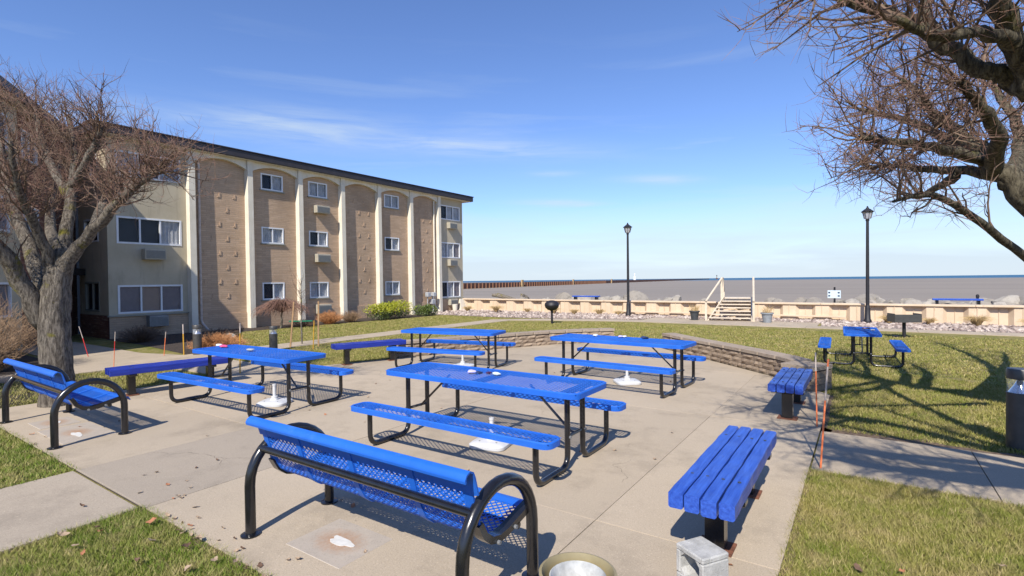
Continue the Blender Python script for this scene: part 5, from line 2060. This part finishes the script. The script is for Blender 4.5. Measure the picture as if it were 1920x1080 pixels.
TE = 5.6
tb_ = at(2140, 600, TE)
root2 = Vector((tb_.x, tb_.y, GZ))
bare_tree('mossy bare tree leaning in from the right, lower limbs over the lawn', root2,
          [root2 - Vector((0, 0, 0.1)), root2 + Vector((0, 0, 0.15)), root2 + Vector((-0.03, 0.0, 0.9)), at(2085, 540, TE), at(2000, 445, TE)], [0.42, 0.33, 0.27, 0.26, 0.24],
          [(L_(TE, (2000, 445, 0), (1925, 372, 0.0), (1870, 318, 0.1), (1820, 270, 0.2), (1768, 225, 0.4), (1720, 185, 0.6)), [0.23, 0.20, 0.165, 0.115, 0.07, 0.035], 20),
           (L_(TE, (2010, 545, -0.1), (1920, 480, -0.5), (1840, 418, -0.8), (1770, 372, -1.0), (1720, 366, -1.1), (1675, 378, -1.2)), [0.09, 0.058, 0.050, 0.042, 0.032, 0.018], 7),
           (L_(TE, (1872, 330, 0.1), (1800, 318, 0.6), (1735, 318, 0.9), (1670, 310, 1.1), (1610, 318, 1.3)), [0.10, 0.075, 0.06, 0.045, 0.025], 17),
           (L_(TE, (1845, 300, 0.1), (1770, 280, -0.3), (1690, 268, -0.6), (1615, 258, -0.8)), [0.10, 0.075, 0.055, 0.03], 16),
           (L_(TE, (1812, 290, 0.2), (1740, 240, 0.7), (1670, 218, 1.1), (1610, 205, 1.3)), [0.09, 0.07, 0.05, 0.03], 16),
           (L_(TE, (1860, 320, 0), (1870, 260, -0.5), (1840, 200, -0.9), (1800, 150, -1.1)), [0.13, 0.10, 0.07, 0.04], 16),
           (L_(TE, (1890, 345, 0), (1915, 290, 0.5), (1900, 220, 0.8), (1860, 160, 1.0)), [0.14, 0.11, 0.08, 0.04], 16),
           (L_(TE, (1920, 375, 0), (1970, 310, 0.3), (1990, 240, 0.5), (1985, 140, 0.7)), [0.15, 0.12, 0.09, 0.05], 14),
           (L_(TE, (1760, 235, 0.4), (1730, 180, 0.2), (1690, 150, 0.0)), [0.06, 0.045, 0.025], 12),
           (L_(TE, (1790, 330, 0.6), (1760, 350, 1.6), (1720, 370, 2.6), (1690, 360, 3.2)), [0.09, 0.07, 0.05, 0.03], 12),
           (L_(TE, (2000, 500, 0), (2100, 400, 0.8), (2180, 280, 1.4), (2230, 170, 1.8)), [0.17, 0.13, 0.09, 0.05], 14),
           (L_(TE, (2040, 540, 0), (2060, 420, 1.6), (2020, 320, 2.8), (1980, 240, 3.6)), [0.16, 0.12, 0.08, 0.04], 13)],
          (11.0, 14.0), 0.64, 0.06, 2.1, 0.68, 'bark_moss')

TN = 3.35
root3 = Vector((2.75, 4.35, GZ))
bare_tree('bare tree whose mossy boughs hang across the top right corner', root3,
          [root3 - Vector((0, 0, 0.1)), root3 + Vector((0, 0, 0.15)), root3 + Vector((0.0, 0.0, 1.0)), Vector((2.5, 4.4, 1.9)), Vector((2.0, 4.5, 2.4))], [0.40, 0.30, 0.24, 0.21, 0.15],
          [([Vector((2.2, 4.48, 2.25))] + L_(TN, (1955, 165, 0), (1880, 140, 0.05), (1830, 128, 0.1), (1775, 85, 0.15), (1715, 45, 0.2), (1640, 18, 0.25), (1570, 2, 0.3)), [0.16, 0.12, 0.092, 0.085, 0.082, 0.075, 0.062, 0.035], 15),
           (L_(TN, (1935, 170, 0.0), (1912, 100, -0.1), (1885, 30, -0.2), (1870, -60, -0.3), (1850, -170, -0.3)), [0.13, 0.115, 0.10, 0.085, 0.05], 8),
           (L_(TN, (1900, 75, -0.15), (1840, 62, -0.3), (1780, 66, -0.4), (1728, 60, -0.5), (1670, 30, -0.6)), [0.08, 0.055, 0.05, 0.045, 0.02], 8),
           (L_(TN, (1760, 75, 0.15), (1735, 20, 0.5), (1720, -60, 0.8), (1690, -150, 1.0)), [0.06, 0.05, 0.04, 0.02], 8),
           (L_(TN, (1640, 18, 0.25), (1580, -20, 0.1), (1520, -10, 0.0)), [0.035, 0.025, 0.012], 5),
           ([Vector((2.55, 4.4, 1.8)), Vector((1.9, 3.5, 2.9)), Vector((1.3, 2.7, 3.6)), Vector((0.7, 2.1, 4.2))], [0.14, 0.10, 0.07, 0.035], 12),
           ([Vector((2.3, 4.2, 2.1)), Vector((1.6, 3.7, 3.1)), Vector((0.9, 3.3, 3.9)), Vector((0.2, 3.0, 4.5))], [0.12, 0.09, 0.06, 0.03], 12),
           ([Vector((2.6, 4.3, 1.9)), Vector((2.5, 3.3, 2.9)), Vector((2.1, 2.4, 3.7)), Vector((1.8, 1.6, 4.3))], [0.13, 0.10, 0.07, 0.035], 12),
           ([Vector((2.4, 4.2, 2.1)), Vector((1.6, 3.3, 2.7)), Vector((1.0, 2.8, 3.0)), Vector((0.5, 2.4, 3.5))], [0.14, 0.12, 0.09, 0.05], 12),
           ([Vector((2.4, 4.0, 2.1)), Vector((1.9, 3.0, 2.9)), Vector((1.4, 2.5, 3.3)), Vector((0.9, 2.2, 3.7))], [0.14, 0.12, 0.09, 0.05], 12),
           ([Vector((2.3, 4.1, 2.2)), Vector((1.5, 3.0, 3.2)), Vector((1.1, 2.4, 3.8)), Vector((0.4, 1.9, 4.4))], [0.14, 0.11, 0.08, 0.05], 10),
           ([Vector((1.6, 3.3, 2.7)), Vector((1.1, 2.6, 3.2)), Vector((0.9, 2.3, 3.6))], [0.09, 0.07, 0.04], 8),
           ([Vector((2.2, 3.9, 2.3)), Vector((1.5, 3.0, 2.9)), Vector((1.2, 2.6, 3.2)), Vector((0.8, 2.3, 3.6))], [0.12, 0.10, 0.08, 0.04], 10),
           ([Vector((2.7, 4.4, 2.0)), Vector((3.2, 4.2, 3.2)), Vector((3.5, 4.0, 4.3))], [0.14, 0.10, 0.05], 10),
           ([Vector((2.4, 4.45, 2.1)), Vector((1.9, 4.0, 3.4)), Vector((1.5, 3.8, 4.6))], [0.12, 0.08, 0.04], 10),
           ([Vector((2.1, 4.5, 2.35))] + L_(TN, (2020, 120, 0.8), (1960, 0, 1.4), (1900, -120, 1.8)), [0.14, 0.10, 0.07, 0.04], 9)],
          (10.0, 13.0), 0.62, 0.05, 2.0, 0.60, 'bark_moss')

# young staked tree
r_ = c_f + c_r * ((566 - 960) / FPX) - c_u * ((646 - 540) / FPX)
kk = (GZ - CAM_H) / r_.z
yt = Vector((0, 0, CAM_H)) + r_ * kk
t = thing('young_tree', 'thin young bare tree tied between two wooden stakes', 'tree', yt)
MB().tube(wobble((0, 0, -0.05), (0.02, 0, 1.9), 6, 0.012), [0.024, 0.023, 0.021, 0.018, 0.014, 0.010, 0.006], 8).build('trunk', 'bark', t)
tw = {0: MB(), 1: MB(), 2: MB()}
for k_ in range(22):
    z_ = random.uniform(0.75, 1.85)
    a = random.uniform(0, 2 * PI)
    sprout(tw, Vector((0.01, 0, z_)), Vector((math.cos(a) * 0.7, math.sin(a) * 0.7, 0.9)).normalized(), random.uniform(0.4, 0.85), 0.006, 1, 0.12, (4, 5))
tw[1].build('branches', 'twig', t)['kind'] = 'stuff'
tw[2].build('twigs', 'twig_red', t)['kind'] = 'stuff'
MB().tube([(-0.42, -0.12, 0.66), (-0.05, 0, 0.67), (0.05, 0.02, 0.67), (0.32, 0.14, 0.68)], 0.017, 6).build('tie', 'green_tie', t)

# weeping ornamental tree by the wall
t = thing('weeping_tree', 'small umbrella shaped weeping tree with reddish twigs against the brick', 'tree', (-18.95, 11.65, GZ))
MB().tube(wobble((0, 0, -0.05), (0.05, 0.05, 0.80), 5, 0.03), [0.05, 0.045, 0.04, 0.04, 0.035, 0.03], 9).build('trunk', 'bark', t)
b = MB()
for k_ in range(420):
    a = random.uniform(0, 2 * PI)
    s_ = random.uniform(0.35, 1.15)
    zt = 0.98 + random.uniform(0.0, 0.30) * (1.2 - s_)
    p0 = Vector((0.05, 0.05, 0.60 + random.uniform(0, 0.18)))
    p1 = p0 + Vector((math.cos(a) * s_ * 0.5, math.sin(a) * s_ * 0.5, zt - 0.72))
    p2 = p0 + Vector((math.cos(a) * s_ * 0.92, math.sin(a) * s_ * 0.92, zt - 0.95 + random.uniform(-0.1, 0.1)))
    p3 = p2 + Vector((math.cos(a) * 0.10, math.sin(a) * 0.10, -random.uniform(0.05, 0.28)))
    b.tube([p0, p1, p2, p3], [0.008, 0.006, 0.005, 0.002], 3, cap=False)
b.build('crown', 'twig_red', t)

# ------------------------------------------------------------------ shrubs
def twig_shrub(lab, loc, h, rx, n, mat, cat='shrub', name='bare_shrub', rad=0.006):
    t = thing(name, lab, cat, loc)
    b = MB()
    for _ in range(n):
        a, s_ = random.uniform(0, 2 * PI), random.random() ** 0.6
        p0 = Vector((math.cos(a) * rx * 0.25 * s_, math.sin(a) * rx * 0.25 * s_, 0))
        hh = h * random.uniform(0.5, 1.0) * (1 - 0.45 * s_ * s_)
        p3 = Vector((math.cos(a) * rx * s_ * random.uniform(0.8, 1.1), math.sin(a) * rx * s_ * random.uniform(0.8, 1.1), hh))
        p1 = p0 * 0.7 + p3 * 0.3 + Vector((0, 0, hh * 0.12)) + unit() * h * 0.05
        p2 = p0 * 0.3 + p3 * 0.7 + Vector((0, 0, hh * 0.10)) + unit() * h * 0.07
        b.tube([p0, p1, p2, p3], [rad, rad * 0.8, rad * 0.6, rad * 0.3], 3, cap=False)
        for q in range(3):
            f_ = random.uniform(0.4, 0.95)
            m_ = p1 * (1 - f_) + p3 * f_
            b.tube([m_, m_ + (unit() + Vector((0, 0, 0.7))) * h * 0.11], [rad * 0.5, rad * 0.25], 3, cap=False)
    b.build('stems', mat, t)
    return t


twig_shrub('large bare brown shrub behind the left tree trunk', (-12.9, 1.75, GZ), 1.5, 1.1, 900, 'twig_tan')
twig_shrub('tall bare shrub at the left edge near the wing', (-14.9, 2.6, GZ), 1.7, 1.2, 500, 'twig_tan')
twig_shrub('orange dry clump of grass beside the grey bollard light', (-13.95, 6.85, GZ), 0.52, 0.75, 700, 'twig_orange', name='dry_shrub')
twig_shrub('dark bare shrub in the shade below the stucco bay', (-18.4, 6.7, GZ), 0.55, 0.75, 420, 'twig')
twig_shrub('small dark shrub at the foot of the first fin', (-17.2, 8.4, GZ), 0.38, 0.7, 300, 'twig')
twig_shrub('rust brown dry shrub against the third brick bay', (-18.9, 13.85, GZ), 0.62, 0.62, 520, 'twig_orange', name='dry_shrub')
twig_shrub('greyish bare shrub next to the rust brown one', (-18.9, 14.95, GZ), 0.55, 0.6, 380, 'twig_tan')
twig_shrub('low dark shrub left of the yellow green evergreen', (-18.75, 12.5, GZ), 0.32, 0.6, 260, 'twig')
for (x, y, s_, lab) in ((-19.0, 23.3, 0.9, 'dry ornamental grass clump nearest the apartment corner'), (-17.1, 23.5, 1.1, 'dry ornamental grass clump, second from the apartment corner'), (-15.2, 23.8, 0.7, 'small dry grass clump under the wall left of the round grill'),
                       (-13.4, 23.5, 1.0, 'dry grass clump just left of the round grill'), (-12.3, 23.7, 0.75, 'dry grass clump just right of the round grill'), (-10.9, 23.7, 0.85, 'dry grass clump left of the left lamp post'), (-10.0, 23.9, 0.6, 'small dry grass clump touching the left lamp post'),
                       (0.75, 23.8, 0.95, 'dry grass clump right beside the right lamp post'), (1.95, 23.9, 0.7, 'dry grass clump behind the square grill'), (3.2, 23.7, 1.15, 'big dry grass clump right of the square grill'), (4.6, 23.7, 1.0, 'dry grass clump at the right edge under the wall')):
    t = thing('ornamental_grass', lab, 'grass clump', (x, y, 0.02), 0, 'dry grass clumps along the wall')
    twig_tuft(int(240 * s_), 0.42 * s_, 0.42 * s_, 'dry_grass', t, 'blades', 0.0, 0.005, 0.09, 0.45)


def leafy(lab, loc, rx, ry, h, n, mats, name='evergreen_shrub'):
    t = thing(name, lab, 'shrub', loc)
    core = MB()
    for lobe in range(9):
        a = 2 * PI * lobe / 9
        core.tube([(0, 0, 0), (math.cos(a) * rx * 0.35, math.sin(a) * ry * 0.35, h * 0.35), (math.cos(a) * rx * 0.7, math.sin(a) * ry * 0.7, h * 0.55)], [0.02, 0.014, 0.006], 5)
    core.build('stems', 'twig', t)
    lobes = [(random.uniform(-0.6, 0.6) * rx, (-0.75 + 1.5 * q / 21) * ry, random.uniform(0.42, 0.64) * h, random.uniform(0.32, 0.48)) for q in range(22)]
    for mi, (mt_, zlo, zhi, share) in enumerate(mats):
        V, F = [], []
        cnt = 0
        while cnt < n * share:
            lx, ly, lz, lr = random.choice(lobes)
            d = unit() * random.uniform(0.55, 1.0) ** 0.5
            p = Vector((lx + d.x * lr * rx, ly + d.y * lr * ry, max(0.03, lz + d.z * lr * h * 1.05)))
            zf = p.z / h
            if not (zlo <= zf + random.uniform(-0.12, 0.12) < zhi):
                continue
            s_ = random.uniform(0.035, 0.075)
            a_ = (d + unit() * 0.7).normalized()
            w_ = a_.cross(unit()).normalized()
            o_ = len(V)
            V += [tuple(p - w_ * s_ * 0.35), tuple(p + a_ * s_), tuple(p + w_ * s_ * 0.35), tuple(p - a_ * s_ * 0.3)]
            F.append((o_, o_ + 1, o_ + 2, o_ + 3))
            cnt += 1
        put('foliage', np_mesh('foliage', V, F, mt_), t)


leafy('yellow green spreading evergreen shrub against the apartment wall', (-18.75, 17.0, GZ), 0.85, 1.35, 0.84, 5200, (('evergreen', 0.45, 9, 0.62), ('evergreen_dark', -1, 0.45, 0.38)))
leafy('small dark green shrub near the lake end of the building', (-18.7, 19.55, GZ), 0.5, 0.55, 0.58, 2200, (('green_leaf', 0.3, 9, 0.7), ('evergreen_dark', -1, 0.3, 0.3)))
t = thing('rock', 'pale rock at the edge of the mulch below the first fin', 'rock', (-16.9, 8.6, 0))
put('stone_body', rock_mesh('stone_body', 'rock', 777, 2), t, (0, 0, 0.06), (0, 0, 0.5), (0.30, 0.17, 0.13))

# ------------------------------------------------------------------ grass blades and fallen leaves
def blades(name, polys, dens, hmin, hmax, wid, lab, avoid=(), mat='blade'):
    Vs = []
    for q in polys:
        x0, x1 = min(p[0] for p in q), max(p[0] for p in q)
        y0, y1 = min(p[1] for p in q), max(p[1] for p in q)
        n_ = int((x1 - x0) * (y1 - y0) * dens)
        X, Y = RNG.uniform(x0, x1, n_), RNG.uniform(y0, y1, n_)
        keep = np.zeros(n_, bool)
        # even-odd test, vectorised
        for i in range(len(q)):
            xa, ya = q[i]
            xb, yb = q[i - 1]
            if ya == yb:
                continue
            cond = ((ya > Y) != (yb > Y)) & (X < (xb - xa) * (Y - ya) / (yb - ya) + xa)
            keep ^= cond
        for av in avoid:
            k2 = np.zeros(n_, bool)
            for i in range(len(av)):
                xa, ya = av[i]
                xb, yb = av[i - 1]
                if ya == yb:
                    continue
                k2 ^= ((ya > Y) != (yb > Y)) & (X < (xb - xa) * (Y - ya) / (yb - ya) + xa)
            keep &= ~k2
        # thin patches
        patch = 0.5 + 0.5 * np.sin(X * 5.1 + 1.7 * np.sin(Y * 3.3)) * np.sin(Y * 4.3 + 1.3 * np.sin(X * 2.7))
        keep &= RNG.random(n_) < (0.55 + 0.45 * patch)
        Vs.append(np.stack([X[keep], Y[keep]], 1))
    XY = np.concatenate(Vs)
    n_ = len(XY)
    a = RNG.uniform(0, 2 * PI, n_)
    h = RNG.uniform(hmin, hmax, n_)
    ln = RNG.uniform(0.2, 1.3, n_) * h
    b_ = RNG.uniform(0, 2 * PI, n_)
    w_ = wid * RNG.uniform(0.6, 1.3, n_)
    V = np.zeros((n_, 3, 3))
    V[:, 0, 0], V[:, 0, 1] = XY[:, 0] - np.cos(a) * w_, XY[:, 1] - np.sin(a) * w_
    V[:, 1, 0], V[:, 1, 1] = XY[:, 0] + np.cos(a) * w_, XY[:, 1] + np.sin(a) * w_
    V[:, 2, 0], V[:, 2, 1] = XY[:, 0] + np.cos(b_) * ln, XY[:, 1] + np.sin(b_) * ln
    V[:, 0, 2] = V[:, 1, 2] = GZ - 0.004
    V[:, 2, 2] = GZ + h
    me = bpy.data.meshes.new(name)
    me.vertices.add(n_ * 3)
    me.vertices.foreach_set('co', V.reshape(-1))
    me.loops.add(n_ * 3)
    me.loops.foreach_set('vertex_index', np.arange(n_ * 3, dtype=np.int32))
    me.polygons.add(n_)
    me.polygons.foreach_set('loop_start', np.arange(0, n_ * 3, 3, dtype=np.int32))
    me.update(calc_edges=True)
    me.materials.append(M[mat])
    o_ = put(name, me)
    return tag(o_, lab, 'grass', None, 'stuff')


LL2 = [(-4.74, 1.72), (-4.74, -0.6), (-1.0, 0.6), (-0.5, 1.72)]
LL1 = [(-6.17, 1.72), (-6.17, -1.0), (-10.5, -1.0), (-10.5, 1.72)]
RR1 = [(-0.435, 1.75), (-0.435, 5.43), (3.6, 5.41), (3.6, 3.0), (1.4, 1.2), (0.2, 1.4)]
blades('grass', [LL2], 21000, 0.018, 0.05, 0.0028, 'short leaf strewn grass in the lower left corner', mat='blade_green')
blades('grass', [LL1], 8000, 0.02, 0.05, 0.004, 'green grass beside the left bench', mat='blade_green')
blades('grass', [RR1], 19000, 0.018, 0.048, 0.0028, 'yellowish grass in the lower right corner')
blades('grass', [[(-0.36, 6.96), (5.5, 6.93), (6.5, 9.5), (0.8, 11.6), (-1.0, 10.5), (-0.38, 9.0)], ], 4200, 0.02, 0.05, 0.005, 'patchy lawn streaked with tree shadows at right')
blades('grass', [[(-10.3, 1.65), (-12.9, 1.2), (-12.9, 4.85), (-10.0, 4.85), (-10.25, 3.0)], [(-12.9, 6.25), (-9.6, 6.25), (-8.95, 8.2), (-8.2, 10.2), (-12.9, 10.5)]], 2600, 0.02, 0.05, 0.006, 'grass strip between the side path and the patio')
blades('grass', [[(-4.2, 13.2), (-1.0, 10.4), (1.0, 11.7), (6.5, 9.6), (9, 13), (8, 19), (-8, 20), (-12.9, 18), (-12.9, 10.5), (-8.3, 10.4), (-6.2, 13.6)]], 900, 0.02, 0.045, 0.010, 'sunlit far lawn between the patio and the gravel')
blades('grass', [[(-14.0, 7.6), (-17.2, 8.8), (-18.6, 9.4), (-18.5, 13), (-18.0, 19.9), (-14.0, 20)]], 900, 0.02, 0.045, 0.010, 'lawn strip in front of the apartment building')


def leaf_mesh(seed, mat):
    rr = random.Random(seed)
    V = []
    n_ = 7
    cu = rr.uniform(0.25, 0.8)
    for i in range(n_):
        t_ = i / (n_ - 1)
        w_ = 0.42 * math.sin(PI * (0.06 + 0.9 * t_)) * (1.0 if i % 2 else 0.72) * rr.uniform(0.85, 1.1)
        z_ = cu * (t_ - 0.5) ** 2 * 1.6
        tw_ = rr.uniform(-0.12, 0.12)
        V += [(t_ - 0.5, -w_, z_ + cu * 0.45 * w_ + tw_), (t_ - 0.5, 0, z_), (t_ - 0.5, w_, z_ + cu * 0.45 * w_ - tw_ * 0.5)]
    F = []
    for i in range(n_ - 1):
        o_ = 3 * i
        F += [(o_, o_ + 1, o_ + 4, o_ + 3), (o_ + 1, o_ + 2, o_ + 5, o_ + 4)]
    return np_mesh('fallen_leaf', V, F, mat)


lv = [leaf_mesh(i, ('leaf_litter', 'leaf_litter', 'leaf_brown', 'leaf_litter', 'leaf_orange')[i % 5] if i < 9 else 'leaf_brown') for i in range(10)]
LABG = {'g': ('dry curled leaf lying in the lower left grass', 'fallen leaves on the lower left grass'), 'p': ('dry curled leaf lying on the patio concrete', 'fallen leaves on the patio'),
        'r': ('dry leaf lying in the lower right grass', 'fallen leaves on the lower right grass')}


def drop_leaf(x, y, z, s_, kind):
    o_ = put('fallen_leaf', random.choice(lv), None, (x, y, z), (random.uniform(-0.5, 0.5), random.uniform(-0.4, 0.4), random.uniform(0, 6.28)), (s_, s_ * random.uniform(0.6, 1), s_ * random.uniform(0.5, 1.0)))
    tag(o_, LABG[kind][0], 'leaf', LABG[kind][1])


cnt = 0
while cnt < 85:
    x, y = random.uniform(-4.7, -1.2), random.uniform(-0.2, 1.72)
    if inside(LL2, x, y):
        drop_leaf(x, y, GZ + 0.05, random.uniform(0.045, 0.08), 'g')
        cnt += 1
for k_ in range(16):          # blown against the slab edge
    x = random.uniform(-4.6, -2.9)
    drop_leaf(x, 1.71 + random.uniform(-0.04, 0.05), 0.006, random.uniform(0.03, 0.055), 'p')
for (u_, v_) in ((333, 931), (340, 935), (346, 930), (325, 936), (357, 916), (270, 892), (350, 903), (368, 878), (293, 887), (262, 925), (366, 952), (372, 972), (418, 992), (440, 1012), (455, 1030), (388, 818), (560, 1050), (540, 1052), (640, 940), (662, 950), (60, 815), (85, 820), (65, 833), (155, 950), (1153, 845), (1260, 812), (690, 745), (760, 700), (705, 720), (560, 765), (580, 770), (610, 778), (565, 700), (1040, 700)):
    r_ = c_f + c_r * ((u_ - 960) / FPX) - c_u * ((v_ - 540) / FPX)
    kk = -CAM_H / r_.z
    drop_leaf(r_.x * kk, r_.y * kk, 0.008, random.uniform(0.032, 0.055), 'p')
cnt = 0
while cnt < 22:
    x, y = random.uniform(-0.39, 3.4), random.uniform(1.6, 5.4)
    if inside(RR1, x, y):
        drop_leaf(x, y, GZ + 0.035, random.uniform(0.04, 0.07), 'r')
        cnt += 1
for k_ in range(30):
    x, y = random.uniform(-10.0, -0.6), random.uniform(2.0, 9.0)
    if inside(PATIO, x, y):
        drop_leaf(x, y, 0.008, random.uniform(0.03, 0.05), 'p')
